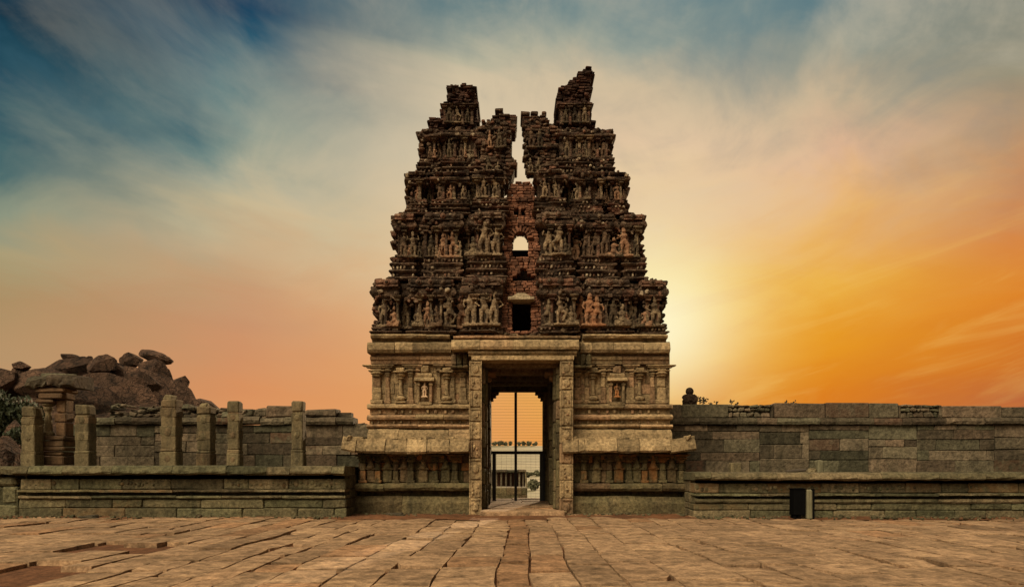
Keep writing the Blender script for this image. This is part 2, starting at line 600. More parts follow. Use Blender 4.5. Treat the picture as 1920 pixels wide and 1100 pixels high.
    c = N.mix(up, c, (.5, .47, .42))
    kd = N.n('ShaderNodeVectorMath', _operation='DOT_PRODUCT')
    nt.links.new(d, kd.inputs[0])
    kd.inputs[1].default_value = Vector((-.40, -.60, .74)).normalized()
    lobe = N.math('POWER', N.math('MAXIMUM', kd.outputs['Value'], 0), 18)  # added key light: unseen bright sky patch, high behind-left, shaping the facade
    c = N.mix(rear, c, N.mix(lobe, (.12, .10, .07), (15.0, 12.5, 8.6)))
    c = N.mix(N.rng(z, 0, -.08), c, (.12, .09, .06))
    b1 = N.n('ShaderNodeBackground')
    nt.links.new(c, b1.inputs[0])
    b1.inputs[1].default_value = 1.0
    sk = N.n('ShaderNodeTexSky')
    sk.sky_type = 'NISHITA'
    sk.sun_disc = False
    sk.sun_elevation = SUN_EL
    sk.sun_rotation = SUN_AZ
    sk.air_density, sk.dust_density, sk.ozone_density = 1.0, .6, 1.0
    b2 = N.n('ShaderNodeBackground')
    nt.links.new(sk.outputs[0], b2.inputs[0])
    b2.inputs[1].default_value = .0006
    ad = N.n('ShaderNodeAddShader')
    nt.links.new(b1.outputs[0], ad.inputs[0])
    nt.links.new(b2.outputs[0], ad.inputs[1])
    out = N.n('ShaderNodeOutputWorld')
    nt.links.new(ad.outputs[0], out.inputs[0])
    w.cycles.sampling_method = 'MANUAL'
    w.cycles.sample_map_resolution = 512


build_world()
SC.cycles.max_bounces = 6
SC.cycles.diffuse_bounces = 3
SC.cycles.use_denoising = True


def tA():
    return (R(), R(), 0.0)


def paint_tint(p=.5, k=.8):
    def f():
        return (R(), R(), U(.4, 1) * k if R() < p else 0.0)
    return f


# ------------------------------------------------------------------ ground, paving
def build_ground():
    mb = MB()
    xs = [-2500, -600, -150, -60, -25, -12, 0, 12, 25, 60, 150, 600, 2500]
    ys = [-60, -10, 0, 8, 14, 20, 26, 31, 38, 46, 60, 90, 150, 260, 420, 900, 2500]
    hz = lambda y: -.02 if y < 30 else max(-1.0, -.02 - (y - 30) / 15)
    vs = [(x, y, hz(y)) for y in ys for x in xs]
    n = len(xs)
    fs = [(j * n + i, j * n + i + 1, (j + 1) * n + i + 1, (j + 1) * n + i) for j in range(len(ys) - 1) for i in range(n - 1)]
    near = [f for f in fs if vs[f[2]][1] <= 31]
    mb.add(vs, fs, (.5, .5, 0))
    o = mb.build('ground', M['field'], org=(0, 0, 0))
    o.data.materials.append(M['earth'])
    for p in o.data.polygons:
        if p.center.y < 30:
            p.material_index = 1
    tag(o, kind='structure')

    # slabs: irregular columns running in depth, each cut to lengths, set a little out of level
    mb = MB()

    def warp(x, y):
        return x + .3 * nz(x * .22, y * .12, 3.3) + .05 * nz(x * .6, y * .6, 8.1), y + .4 * nz(x * .2, y * .25, 5.5)

    holes = [(-6.6, 9.1, .75, .42), (-6.7, 11.9, .6, .28), (4.75, 10.9, .34, .12), (5.35, 9.7, .42, .12), (6.55, 9.3, .36, .13), (5.75, 9.35, .3, .1), (-3.6, 12.6, .5, .12), (3.0, 12.4, .3, .1), (8.1, 12.0, .4, .14)]
    x = -22.0
    while x < 22:
        w = U(.5, .95)
        if -.5 < x < .05:
            w = .42
        y = 2.0 + U(0, 1)
        while y < 19.4:
            l = U(.65, 1.8)
            if -.36 < x + w / 2 < .14:
                l = U(.6, 1.1)
            xa, xb, ya, yb = x, x + w, y, y + l
            y += l
            cx, cy = (xa + xb) / 2, (ya + yb) / 2
            if any(((cx - hx) / (hw + .3)) ** 2 + ((cy - hy) / (hd + .35)) ** 2 < 1 for hx, hy, hw, hd in holes[:2]):
                continue
            g = U(.004, .014) if R() < .78 else U(.012, .034)
            gy = U(.012, .03) if R() < .75 else U(.03, .055)
            nx, ny = max(2, int((xb - xa) / .28)), max(2, int((yb - ya) / .28))
            h0 = (U(-.006, .006) if R() < .65 else U(-.024, .024)) + .05 * nz(cx, cy, 1, .25)
            tx, ty = U(-.008, .008), U(-.008, .010)
            for hx, hy, hw, hd in holes[2:]:
                if abs(cx - hx) < .6 and abs(cy - hy) < .7:
                    h0, ty, ya = h0 - .03, U(.01, .025), ya + U(.10, .17)
                    break
            t = (R(), U(0, .7) if R() < .93 else .9, 0)
            if -.36 < cx < .14:
                t = (R() * .5, U(.88, .99), 0)
            vs, fs = [], []
            cut = [U(0, .1) if R() < .25 else 0 for _ in range(4)]
            for j in range(ny + 1):
                for i in range(nx + 1):
                    u, v = i / nx, j / ny
                    px, py = xa + g + (xb - xa - 2 * g) * u, ya + gy + (yb - ya - 2 * gy) * v
                    if i in (0, nx):
                        px += U(-.008, .008) + (.006 * nz(px * 3, py * 5, 2))
                    if j in (0, ny):
                        py += U(-.008, .008)
                    if i in (0, nx) and j in (0, ny):
                        c = cut[(1 if i else 0) + (2 if j else 0)]
                        px += c if i == 0 else -c
                        py += c * .7 if j == 0 else -c * .7
                    px, py = warp(px, py)
                    e = -.009 if (i in (0, nx) or j in (0, ny)) else 0
                    zz = h0 + tx * (u - .5) * 2 + ty * (v - .5) * 2 + e + .012 * nz(px, py, 0, 3)
                    vs.append((px, py, zz + .045))
            k = nx + 1
            for j in range(ny):
                for i in range(nx):
                    fs.append((j * k + i, j * k + i + 1, (j + 1) * k + i + 1, (j + 1) * k + i))
            rim = [i for i in range(k)] + [j * k + nx for j in range(1, ny + 1)] + [ny * k + i for i in range(nx - 1, -1, -1)] + [j * k for j in range(ny - 1, 0, -1)]
            b = len(vs)
            for r in rim:
                p = vs[r]
                vs.append((p[0], p[1], -.06))
            m = len(rim)
            for q in range(m):
                fs.append((rim[q], rim[(q + 1) % m], b + (q + 1) % m, b + q))
            mb.add(vs, fs, t)
        x += w
    o = mb.build('paving', M['slab'], org=(0, 0, 0))
    tag(o, kind='structure')
    # dust strip where the paving meets the walls
    mb = MB()
    vs, fs = [], []
    nx = 160
    for j, yy in enumerate((18.25, 18.75, 19.5, 20.3, 22)):
        for i in range(nx + 1):
            xx = -24 + 48 * i / nx
            vs.append((xx, yy + .3 * nz(xx, yy, 0, .8), (.02 if j == 0 else .062) + .025 * nz(xx, yy, 4, 1.4)))
    for j in range(4):
        for i in range(nx):
            fs.append((j * (nx + 1) + i, j * (nx + 1) + i + 1, (j + 1) * (nx + 1) + i + 1, (j + 1) * (nx + 1) + i))
    mb.add(vs, fs, (.5, .5, 0))
    tag(mb.build('dirt_verge', M['earth'], org=(0, 0, 0), smooth=True), kind='structure')


build_ground()

# ------------------------------------------------------------------ carved figures (weathered stucco), a few poses and tones
def figure_mesh(pose, tone, broken=0.0):
    mb = MB()
    legs = {'stand': [(.075, 0, .48), (.085, -.02, .27), (.08, 0, .04)], 'sway': [(.07, 0, .48), (.12, -.05, .29), (.05, -.02, .04)],
            'dance': [(.08, 0, .46), (.2, -.09, .36), (.1, -.05, .14)], 'sit': [(.09, 0, .2), (.24, -.12, .16), (.04, -.18, .09)]}
    lower = -.28 if pose == 'sit' else 0
    P = legs['sit' if pose == 'sit' else ('dance' if pose == 'dance' else ('sway' if pose == 'sway' else 'stand'))]
    for sx in (-1, 1):
        q = P if (sx > 0 or pose == 'sit') else legs['stand']
        mb.tube([(sx * a, b, c) for a, b, c in q], [.075, .058, .042], 8)
        if pose != 'sit':
            a, b, c = q[-1]
            mb.box(sx * a - .04, sx * a + .04, -.13, .04, c - .04, c + .03)
    hip = .03 if pose in ('sway', 'dance') else 0
    T = lambda z: z + lower
    mb.tube([(hip, 0, T(.44)), (hip, 0, T(.52)), (0, 0, T(.62)), (-hip, -.01, T(.73)), (-hip, 0, T(.8)), (-hip, 0, T(.85))], [.1, .115, .078, .112, .09, .04], 10, flat=.75)
    if R() >= broken * .5:
        mb.ball((-hip * .6, -.015, T(.905)), (.064, .066, .072))
    mb.lathe(-hip * .6, 0, [(.066, T(.94)), (.06, T(1.0)), (.045, T(1.05)), (.02, T(1.1))], 8)
    arms = {'stand': [(.135, 0, .79), (.19, -.02, .64), (.15, -.08, .52)], 'raise': [(.135, 0, .79), (.23, -.04, .72), (.2, -.08, .9)],
            'fold': [(.135, 0, .79), (.19, -.04, .64), (.06, -.14, .7)], 'hip': [(.135, 0, .79), (.24, 0, .64), (.11, -.05, .54)]}
    pair = {'stand': ('stand', 'stand'), 'sway': ('hip', 'raise'), 'dance': ('raise', 'hip'), 'sit': ('fold', 'stand'), 'fold': ('fold', 'fold'), 'guard': ('raise', 'raise')}[pose]
    for sx, nm in zip((-1, 1), pair):
        if R() < broken:
            continue
        mb.tube([(sx * a - hip, b, T(c)) for a, b, c in arms[nm]], [.042, .035, .028], 6)
    mb.box(-.09, .09, .05, .2, 0, T(.85))
    mb.box(-.22, .22, -.16, .16, -.05, .03)
    if pose == 'sit':
        mb.box(-.26, .26, -.22, .16, -.04, .1)
    if pose == 'guard':
        mb.tube([(.27, -.05, .0), (.27, -.05, .5)], [.05, .035], 6)
        mb.box(.2, .3, -.06, .1, 0, .5)
    me = mb.mesh('figure_base', None)
    ob = bpy.data.objects.new('figure_base', me)
    COL.objects.link(ob)
    md = ob.modifiers.new('r', 'REMESH')
    md.mode, md.voxel_size = 'VOXEL', .021
    dg = bpy.context.evaluated_depsgraph_get()
    out = bpy.data.meshes.new_from_object(ob.evaluated_get(dg))
    bpy.data.objects.remove(ob)
    bpy.data.meshes.remove(me)
    out.name = 'figure'
    sd_ = R() * 50
    for v in out.vertices:
        k = 1 + .10 * nz(v.co.x + sd_, v.co.y, v.co.z, 6)
        v.co = Vector((v.co.x * k, v.co.y, v.co.z)) + Vector((.02 * nz(v.co.x, v.co.z, sd_, 9), .025 * nz(v.co.x, v.co.z, sd_ + 5, 12), .015 * nz(v.co.x, v.co.y, v.co.z + sd_, 11)))
    for a in list(out.attributes):
        if a.name == 'tint':
            out.attributes.remove(a)
    at = out.attributes.new('tint', 'FLOAT_COLOR', 'POINT')
    at.data.foreach_set('color', [c for _ in out.vertices for c in (*tone, 1)])
    out.materials.clear()
    out.materials.append(M['figure'])
    out.polygons.foreach_set('use_smooth', [True] * len(out.polygons))
    return out


FIG = [figure_mesh(p, t, .35) for p in ('stand', 'sway', 'dance', 'sit', 'fold', 'guard') for t in ((0, .2, 0), (.2, .85, 0), (.5, .4, 0), (.9, .9, .3))]
PALE = [figure_mesh(p, (.75, .3, .05), .2) for p in ('stand', 'sway', 'dance')]
WARM = [figure_mesh(p, (.8, .9, .75)) for p in ('stand', 'sway', 'fold')]


def place_figure(parent, x, y, z, h, me=None):
    o = link('figure', me or random.choice(FIG), (x, y, z + .05 * h), parent)
    h *= U(.86, 1.1)
    o.scale = (h * U(.85, 1.2) * random.choice((-1, 1)), h * .95, h * .91)
    o.rotation_euler = (U(-.03, .03), U(-.04, .04), U(-.2, .2))
    return o


# ------------------------------------------------------------------ the gateway tower
tower = empty('gateway_tower', (.22, 20, 0), 'tall ruined temple gateway tower, carved stone base and dark crumbling brick upper storeys', 'tower')


def pilaster(mb, x, y, z0, z1, w, d=.14, tf=tA, cap=True):
    H = z1 - z0
    t = tf()
    mb.stone(x - w * .72, x + w * .72, y - d * 1.25, y + .1, z0, z0 + H * .1, .015, .006, t)
    mb.stone(x - w * .5, x + w * .5, y - d, y + .1, z0 + H * .1, z0 + H * .42, .012, .005, t)
    mb.stone(x - w * .47, x + w * .47, y - d * .95, y + .1, z0 + H * .42, z0 + H * .70, .03, .005, tf())
    if not cap:
        mb.stone(x - w * .5, x + w * .5, y - d, y + .1, z0 + H * .7, z1, .012, .005, t)
        return
    t = tf()
    mb.lathe(x, y - d * .35, [(w * .48, z0 + H * .695), (w * .62, z0 + H * .71), (w * .5, z0 + H * .73), (w * .72, z0 + H * .765), (w * .74, z0 + H * .79), (w * .5, z0 + H * .815), (w * .44, z0 + H * .83)], 10, t, .5)
    mb.stone(x - w * .95, x + w * .95, y - d * 1.7, y + .1, z0 + H * .83, z0 + H * .865, .012, .006, t)
    mb.stone(x - w * .5, x + w * .5, y - d * 1.1, y + .1, z0 + H * .865, z0 + H * .90, .01, .005, t)
    for k, (a, b) in enumerate(((.9, .925), (.925, .96), (.96, 1.0))):
        ww = w * (.85 + .38 * k)
        mb.stone(x - ww, x + ww, y - d * (1.1 + .3 * k), y + .1, z0 + H * a, z0 + H * b - .003, .02, .006, t)


def vase_pillar(mb, x, y, z0, z1, tf=tA):
    """the pot and column motif between the pilasters"""
    H = z1 - z0
    t = tf()
    mb.stone(x - .17, x + .17, y - .16, y + .08, z0, z0 + H * .05, .015, .005, t)
    mb.lathe(x, y - .03, [(.08, z0 + H * .05), (.15, z0 + H * .09), (.17, z0 + H * .14), (.12, z0 + H * .19), (.06, z0 + H * .22), (.1, z0 + H * .235), (.055, z0 + H * .26), (.05, z0 + H * .6), (.06, z0 + H * .68), (.12, z0 + H * .70), (.06, z0 + H * .73), (.13, z0 + H * .78), (.15, z0 + H * .82), (.1, z0 + H * .86)], 12, t)
    mb.stone(x - .2, x + .2, y - .22, y + .06, z0 + H * .86, z0 + H * .9, .012, .005, t)
    mb.stone(x - .13, x + .13, y - .15, y + .06, z0 + H * .9, z1, .02, .006, t)


def niche(name, x, y, z0, z1, w, me, mat, parent, h):
    mb = MB()
    for s in (-1, 1):
        mb.stone(x + s * w - .04, x + s * w + .04, y - .13, y + .1, z0, z1, .012, .004)
        mb.stone(x + s * w - .06, x + s * w + .06, y - .16, y + .1, z1 - .12, z1 - .05, .012, .004)
    t = tA()
    mb.piece(x - w * 1.55, x + w * 1.55, y, [(.1, z1), (.24, z1 + .02), (.22, z1 + .08), (.12, z1 + .13)], .1, .004, tint=t)
    mb.piece(x - w * 1.15, x + w * 1.15, y, [(.12, z1 + .135), (.14, z1 + .2), (.1, z1 + .26)], .1, .004, tint=t)
    mb.stone(x - w * .6, x + w * .6, y - .12, y + .1, z1 + .265, z1 + .48, .03, .01)
    mb.stone(x - w * 1.2, x + w * 1.2, y - .16, y + .1, z0 - .09, z0 - .005, .015, .005)
    mb.box(x - w, x + w, y + .02, y + .05, z0, z1, tint=(0, 0, 0))
    nb = mb.build(name, M['tower_stone'], parent)
    s = link('statue', me.copy(), (x, y - .1, z0 + .16), nb)
    s.data.materials.clear()
    s.data.materials.append(mat)
    s.scale = (h, h * .8, h * .9)
    return nb


def build_base():
    Yl, Yu = 20.0, 20.5
    JL0, JL1, JR0, JR1 = PX(880, 19.65), PX(903, 19.65), PX(1050, 19.65), PX(1075, 19.65)
    zf = .17
    zl = lambda py: PZ(py, Yl)
    zu = lambda py: PZ(py, Yu)
    tB = lambda: (R(), R(), 0)
    # ---- lower storey, one mesh for each side of the door
    for side in (-1, 1):
        xa, xb = (PX(668, Yl), JL0 - .01) if side < 0 else (JR1 + .01, PX(1290, Yl))
        mb = MB()
        core = (xa + .06, JL1 - .03) if side < 0 else (JR0 + .03, xb - .06)
        mb.box(core[0], core[1], 20.32, 25.9, -.05, zl(838), tint=(.3, .3, 0))
        # foot course, dark gap, rounded ledge
        mb.moulding(xa - .06, xb, Yl - .05, [(0, -.05), (.02, .05), (.03, .30), (.02, .38), (-.05, .46), (-.1, zl(930))], .4, .9, 1.9, jz=.012, jy=.02, amp=.012, tf=tB)
        mb.moulding(xa - .02, xb, Yl, [(.0, zl(920)), (.10, zl(919)), (.16, zl(914)), (.15, zl(909)), (.05, zl(905))], .4, .8, 1.6, jz=.012, jy=.02, amp=.012, tf=tB)
        mb.box(xa + .05, xb, Yl + .2, Yl + .4, zl(932), zl(918), tint=(0, 0, 0))
        mb.ashlar(xa + .02, xb, [zl(905), zl(882), zl(866), zl(848)], Yl + .16, .3, .7, tf=paint_tint(.22, .7), thick=.2, dep=.012)
        for k in range(26):
            x = U(xa + .1, xb - .1)
            mb.stone(x - U(.05, .1), x + U(.05, .1), Yl + .05, Yl + .2, zl(U(858, 868)), zl(U(848, 853)), .02, .01, tint=(R(), R(), .6 if R() < .4 else 0))
        mb.box(xa + .03, xb, Yl + .03, Yl + .3, zl(851), zl(836), tint=(0, 0, 0))
        mb.build('lower_wall', M['low_stone'], tower)
        pxs = [680, 708, 742, 770, 816, 853] if side < 0 else [1095, 1143, 1180, 1209, 1243, 1278]
        for p in pxs:
            q = MB()
            pilaster(q, PX(p, Yl), Yl + .1, zl(905) + .005, zl(851), U(.15, .18), .12, tf=paint_tint(.25, .5))
            q.build('pilaster', M['low_stone'], tower)
        for p in ((694, 726, 757, 793, 835) if side < 0 else (1119, 1161, 1195, 1226, 1261)):
            q = MB()
            x = PX(p, Yl)
            t = (U(.4, 1), R(), U(.3, .7) if R() < .28 else 0)
            q.stone(x - .13, x + .13, Yl + .07, Yl + .3, zl(905) + .01, zl(878), .02, .008, t)
            q.lathe(x, Yl + .1, [(.11, zl(878)), (.13, zl(875)), (.1, zl(872)), (.07, zl(867)), (.09, zl(865)), (.03, zl(859)), (.01, zl(856))], 8, t)
            q.stone(x - .16, x + .16, Yl + .02, Yl + .25, zl(879.5), zl(877), .01, .006, t)
            q.build('miniature_shrine', M['low_stone'], tower)
        # ---- projecting eave of heavy slabs over the lower storey
        mb = MB()
        ex0, ex1 = (PX(640, 19.5), JL0 - .005) if side < 0 else (JR0 + .06, PX(1306, 19.5))
        ze = lambda py: PZ(py, 19.5)
        prof = [(-.2, ze(848)), (.0, ze(849)), (.06, ze(845)), (.02, ze(836)), (-.1, ze(827)), (-.14, ze(821.5))]
        cuts = [PX(p, 19.5) for p in ((667, 681, 722, 762, 800, 842) if side < 0 else (1085, 1097, 1158, 1200, 1258))]
        xs = [ex0] + cuts + [ex1]
        for a, b in zip(xs, xs[1:]):
            l = U(-.02, .02)
            lf = (l, l + U(-.02, .02))
            if side > 0 and b == ex1:
                lf = (-.02, .08)
            if side < 0 and a == ex0:
                lf = (.08, .0)
            mb.piece(a + .008, b - .008, 19.5 + U(-.02, .03), prof, 1.0, .015, tint=(R(), R() * .6, 0), lift=lf)
        # broken lumps on the eave edge and upturned corner
        for k in range(16):
            x = U(ex0 + .1, ex1 - .1)
            w = U(.04, .16)
            mb.stone(x - w, x + w, 19.66 + U(0, .1), 19.95, ze(823), ze(U(817, 821)), .03, .015, tint=(R(), R() * .6, 0))
        cx = ex0 + .18 if side < 0 else ex1 - .22
        mb.stone(cx - .06, cx + .08, 19.55, 20.0, ze(826), ze(815), .03, .02, tint=(.9, .1, 0))
        mb.build('eave', M['tower_stone'], tower)
        # ---- slanting blocks and ledges under the upper wall
        ux0, ux1 = (PX(697, Yu), JL0 - .012) if side < 0 else (JR1 + .012, PX(1252, Yu))
        mb = MB()
        o = -.06 if side < 0 else 0
        o2 = .06 if side > 0 else 0
        mb.moulding(ux0 + o, ux1 + o2, Yu - .02, [(.35, zu(824)), (.30, zu(812)), (.14, zu(805))], .5, .6, 1.6, tf=tB, jz=.008, amp=.008)
        mb.moulding(ux0 + o * 2, ux1 + o2 * 2, Yu, [(.06, zu(803.5)), (.18, zu(802)), (.22, zu(799)), (.18, zu(795.5))], .5, .8, 1.8, tf=tB, jz=.006)
        mb.moulding(ux0 + o, ux1 + o2, Yu, [(.05, zu(795)), (.06, zu(788))], .5, .8, 1.8, tf=tB)
        mb.moulding(ux0 + o * 2, ux1 + o2 * 2, Yu, [(.08, zu(787.5)), (.2, zu(786)), (.22, zu(782)), (.1, zu(777))], .5, .8, 1.8, tf=tB)
        mb.moulding(ux0 + o, ux1 + o2, Yu, [(.03, zu(776.5)), (.03, zu(767))], .5, .8, 1.8, tf=tB)
        mb.moulding(ux0 + o * 2, ux1 + o2 * 2, Yu, [(.06, zu(766.5)), (.17, zu(765)), (.17, zu(761)), (.1, zu(757.5))], .5, .8, 1.8, tf=tB)
        x = ux0
        while x < ux1 - .1:
            w = .055
            mb.stone(x, x + w, Yu - .12, Yu + .1, zu(794), zu(789), .012, .006, tB())
            if R() < .7:
                mb.stone(x + .02, x + .02 + w * 1.4, Yu - .09, Yu + .1, zu(775), zu(768), .012, .006, tB())
            x += U(.2, .3)
        mb.build('moulding_band', M['tower_stone'], tower)
        # ---- upper wall
        mb = MB()
        mb.ashlar(ux0, ux1, [zu(757), zu(738), zu(719), zu(700), zu(683)], Yu + .02, .45, 1.0, tf=tB, thick=.35, dep=.008, gap=.008, ch=.01)
        mb.box(core[0] + (.35 if side < 0 else 0), core[1] - (.35 if side > 0 else 0), 20.55, 25.6, zl(838) + .01, zu(640), tint=(.3, .3, 0))
        mb.build('upper_wall', M['tower_stone'], tower)
        for p, w in (((707, .26), (727, .13), (770, .15), (783, .1), (823, .1), (849, .14), (868, .2)) if side < 0 else ((1083, .2), (1100, .14), (1131, .14), (1142, .1), (1177, .1), (1184, .15), (1223, .13), (1240, .26))):
            q = MB()
            pilaster(q, PX(p, Yu), Yu + .04, zu(756.5), zu(684), w, .1)
            q.build('pilaster', M['tower_stone'], tower)
        for p in ((752, 838) if side < 0 else (1112, 1199)):
            q = MB()
            vase_pillar(q, PX(p, Yu), Yu, zu(756), zu(690))
            q.build('vase_pilaster', M['tower_stone'], tower)
        pn = 797 if side < 0 else 1156
        nb = niche('niche', PX(pn, Yu), Yu, zu(754), zu(716), .19, PALE[0] if side < 0 else WARM[0], M['pale_statue'] if side < 0 else M['warm_pillar'], tower, .44)
        # ---- architrave and cornice
        mb = MB()
        cut = [PX(p, Yu) for p in ((757, 815) if side < 0 else (1171,))]
        mb.moulding(ux0 - .02, ux1 + .02, Yu, [(.12, zu(683)), (.13, zu(676)), (.17, zu(675)), (.18, zu(669)), (.1, zu(668)), (.1, zu(662))], .5, .9, 1.8, tf=tB, jz=.003)
        cx0, cx1 = (PX(688, 20.2), PX(846, 20.2)) if side < 0 else (PX(1088, 20.2), PX(1257, 20.2))
        zc = lambda py: PZ(py, 20.2)
        mb.moulding(cx0, cx1, 20.2, [(-.12, zc(661)), (.0, zc(660.5)), (.05, zc(655)), (.03, zc(645)), (-.04, zc(641))], .6, 1, 1, cuts=[PX(p, 20.2) for p in ((740, 774) if side < 0 else (1110, 1150, 1206))], tf=tB, jz=.004, jy=.012, amp=.008)
        mb.moulding(cx0 + .08, cx1 - .05, 20.42, [(-.05, zu(641)), (-.05, zu(637)), (.14, zu(636)), (.18, zu(632)), (.1, zu(628.5))], .6, .7, 1.8, tf=tB, jz=.008, amp=.012)
        mb.build('cornice', M['tower_stone'], tower)
        # blocks and little figures under the cornice beside the lintel
        q = MB()
        for p in ((851, 862, 873) if side < 0 else (1082, 1093, 1104)):
            x = PX(p, 20.2)
            q.stone(x - .07, x + .07, 20.15, 20.6, PZ(684, 20.2), PZ(664, 20.2), .03, .012)
            q.stone(x - .09, x + .09, 20.1, 20.6, PZ(690, 20.2), PZ(685, 20.2), .02, .008)
        q.build('bracket_block', M['low_stone'], tower)

    # ---- entablature over the door
    mb = MB()
    ze = lambda py: PZ(py, 19.75)
    for a, b in zip((846, 900, 962, 1086), (900, 962, 1086, 1087)):
        if b - a < 5:
            continue
        mb.piece(PX(a, 19.75) + .005, PX(b, 19.75) - .005, 19.75 + U(-.01, .01), [(-.1, ze(655)), (.03, ze(654.5)), (.06, ze(650)), (.02, ze(640)), (-.06, ze(636))], 1.0, .008, tint=tA())
    mb.moulding(PX(850, 19.9), PX(1088, 19.9), 19.95, [(0, PZ(635.5, 19.95)), (.1, PZ(634, 19.95)), (.1, PZ(630, 19.95))], .8, .9, 2.2, jz=.006, amp=.008)
    mb.piece(PX(878, 19.85), PX(1082, 19.85), 19.85, [(-.02, ze(666)), (.0, ze(662)), (.05, ze(661)), (.05, ze(657)), (-.02, ze(656))], .8, .004)
    mb.build('entablature', M['tower_stone'], tower)
    mb = MB()
    mb.piece(PX(884, 19.62), PX(1076, 19.62), 19.62, [(-.03, PZ(675, 19.62)), (.03, PZ(674.5, 19.62)), (.03, PZ(667, 19.62)), (-.02, PZ(666.5, 19.62))], 1.0, .003, tint=(.95, .2, 0))
    mb.build('lintel', M['tower_stone'], tower)
    mb = MB()
    mb.box(JL1 - .05, JR0 + .05, 20.65, 25.4, PZ(668, 19.9), PZ(640, 20.5), tint=(.3, .3, 0))
    for y, zb in ((20.25, 4.38), (21.2, 4.28), (22.6, 4.28), (24.0, 4.28), (25.0, 4.16)):
        mb.stone(JL1 - .02, JR0 + .02, y, y + .42, zb, 4.72, .04, .015)
    mb.build('ceiling', M['low_stone'], tower)
    # ---- door jambs: stacked carved blocks
    for a, b in ((JL0, JL1), (JR0, JR1)):
        mb = MB()
        z = .02
        top = PZ(676, 19.62)
        while z < top - .02:
            h = U(.35, .62)
            if top - z - h < .25:
                h = top - z
            t = tA()
            mb.stone(a, b, 19.62 + U(-.01, .01), 20.3, z + .004, z + h - .004, .025, .008, t)
            # carved relief: medallion or panel
            cx, cz = (a + b) / 2, z + h / 2
            for sx in (-1, 1):
                mb.box(cx + sx * .165 - .014, cx + sx * .165 + .014, 19.6, 19.7, z + .008, z + h - .008, .004, t)
            for q in range(4):
                mb.ball((cx + U(-.09, .09), 19.61, z + h * U(.2, .8)), (U(.02, .05), .035, U(.02, .06)), 6, 5, tA())
            if R() < .45:
                mb.ball((cx, 19.615, cz), (.11, .05, min(.13, h * .3)), 8, 6, t)
                mb.box(cx - .13, cx + .13, 19.59, 19.7, z + .03, z + .06, .004, t)
                mb.box(cx - .13, cx + .13, 19.59, 19.7, z + h - .06, z + h - .03, .004, t)
            else:
                for s in (-1, 1):
                    mb.box(cx + s * .11 - .018, cx + s * .11 + .018, 19.59, 19.7, z + .05, z + h - .05, .004, t)
            z += h
        mb.build('door_jamb', M['tower_stone'], tower)
    # inner jambs and passage walls
    for s, xw in ((-1, JL1), (1, JR0)):
        mb = MB()
        inn = -s
        for y0, y1, d in ((19.95, 20.25, .09), (20.25, 20.75, .15), (22.2, 22.7, .16), (24.0, 24.4, .12)):
            z = zf
            while z < 4.3:
                h = min(U(.4, .8), 4.36 - z)
                x0, x1 = sorted((xw - inn * .3, xw + inn * (d + U(-.01, .01))))
                mb.stone(x0, x1, y0, y1, z, z + h - .006, .03, .01)
                z += h
        for y0 in np.arange(20.75, 25.2, .9):
            z = zf
            while z < 4.3:
                h = min(U(.4, .6), 4.36 - z)
                x0, x1 = sorted((xw - inn * .3, xw + inn * U(.0, .02)))
                mb.stone(x0, x1, y0, min(y0 + .89, 25.5), z, z + h - .006, .02, .008)
                z += h
        mb.build('passage_wall', M['low_stone'], tower)
        # rear door post with stepped corbel
        q = MB()
        xe = PX(921, 25.0) if s < 0 else PX(1018, 25.0)
        x0, x1 = sorted((xw - inn * .2, xe))
        q.stone(x0, x1, 24.85, 25.4, zf, 4.17, .03, .012)
        for k in range(3):
            x0, x1 = sorted((xe - inn * .02, xe + inn * (.08 + .1 * k)))
            q.stone(x0, x1, 24.9, 25.35, 3.82 + .115 * k, 3.93 + .115 * k, .02, .006)
        q.build('door_post', M['low_stone'], tower)
        q = MB()
        for k in range(2):
            x0, x1 = sorted((xw + inn * .02, xw + inn * (.26 + .14 * k)))
            q.stone(x0, x1, 20.5, 20.9, 4.0 + .14 * k, 4.15 + .14 * k, .04, .012, tint=(1, .9, .3))
        q.build('corbel', M['low_stone'], tower)
    mb = MB()
    x = JL0 + .35
    mb.stone(PX(900, 19.3), PX(1060, 19.3), 19.15, 19.9, -.05, PZ(957, 19.3), .03, .012, tint=(.5, .3, 0))
    y = 19.92
    while y < 26.6:
        w = U(.5, .9)
        xm = U(-.2, .7)
        mb.stone(JL1 - .05, xm, y, y + w - .012, -.05, zf + U(-.015, .012), .02, .006)
        mb.stone(xm + .012, JR0 + .05, y, y + w - .012, -.05, zf + U(-.015, .012), .02, .006)
        y += w
    mb.build('threshold', M['slab'], tower)


build_base()


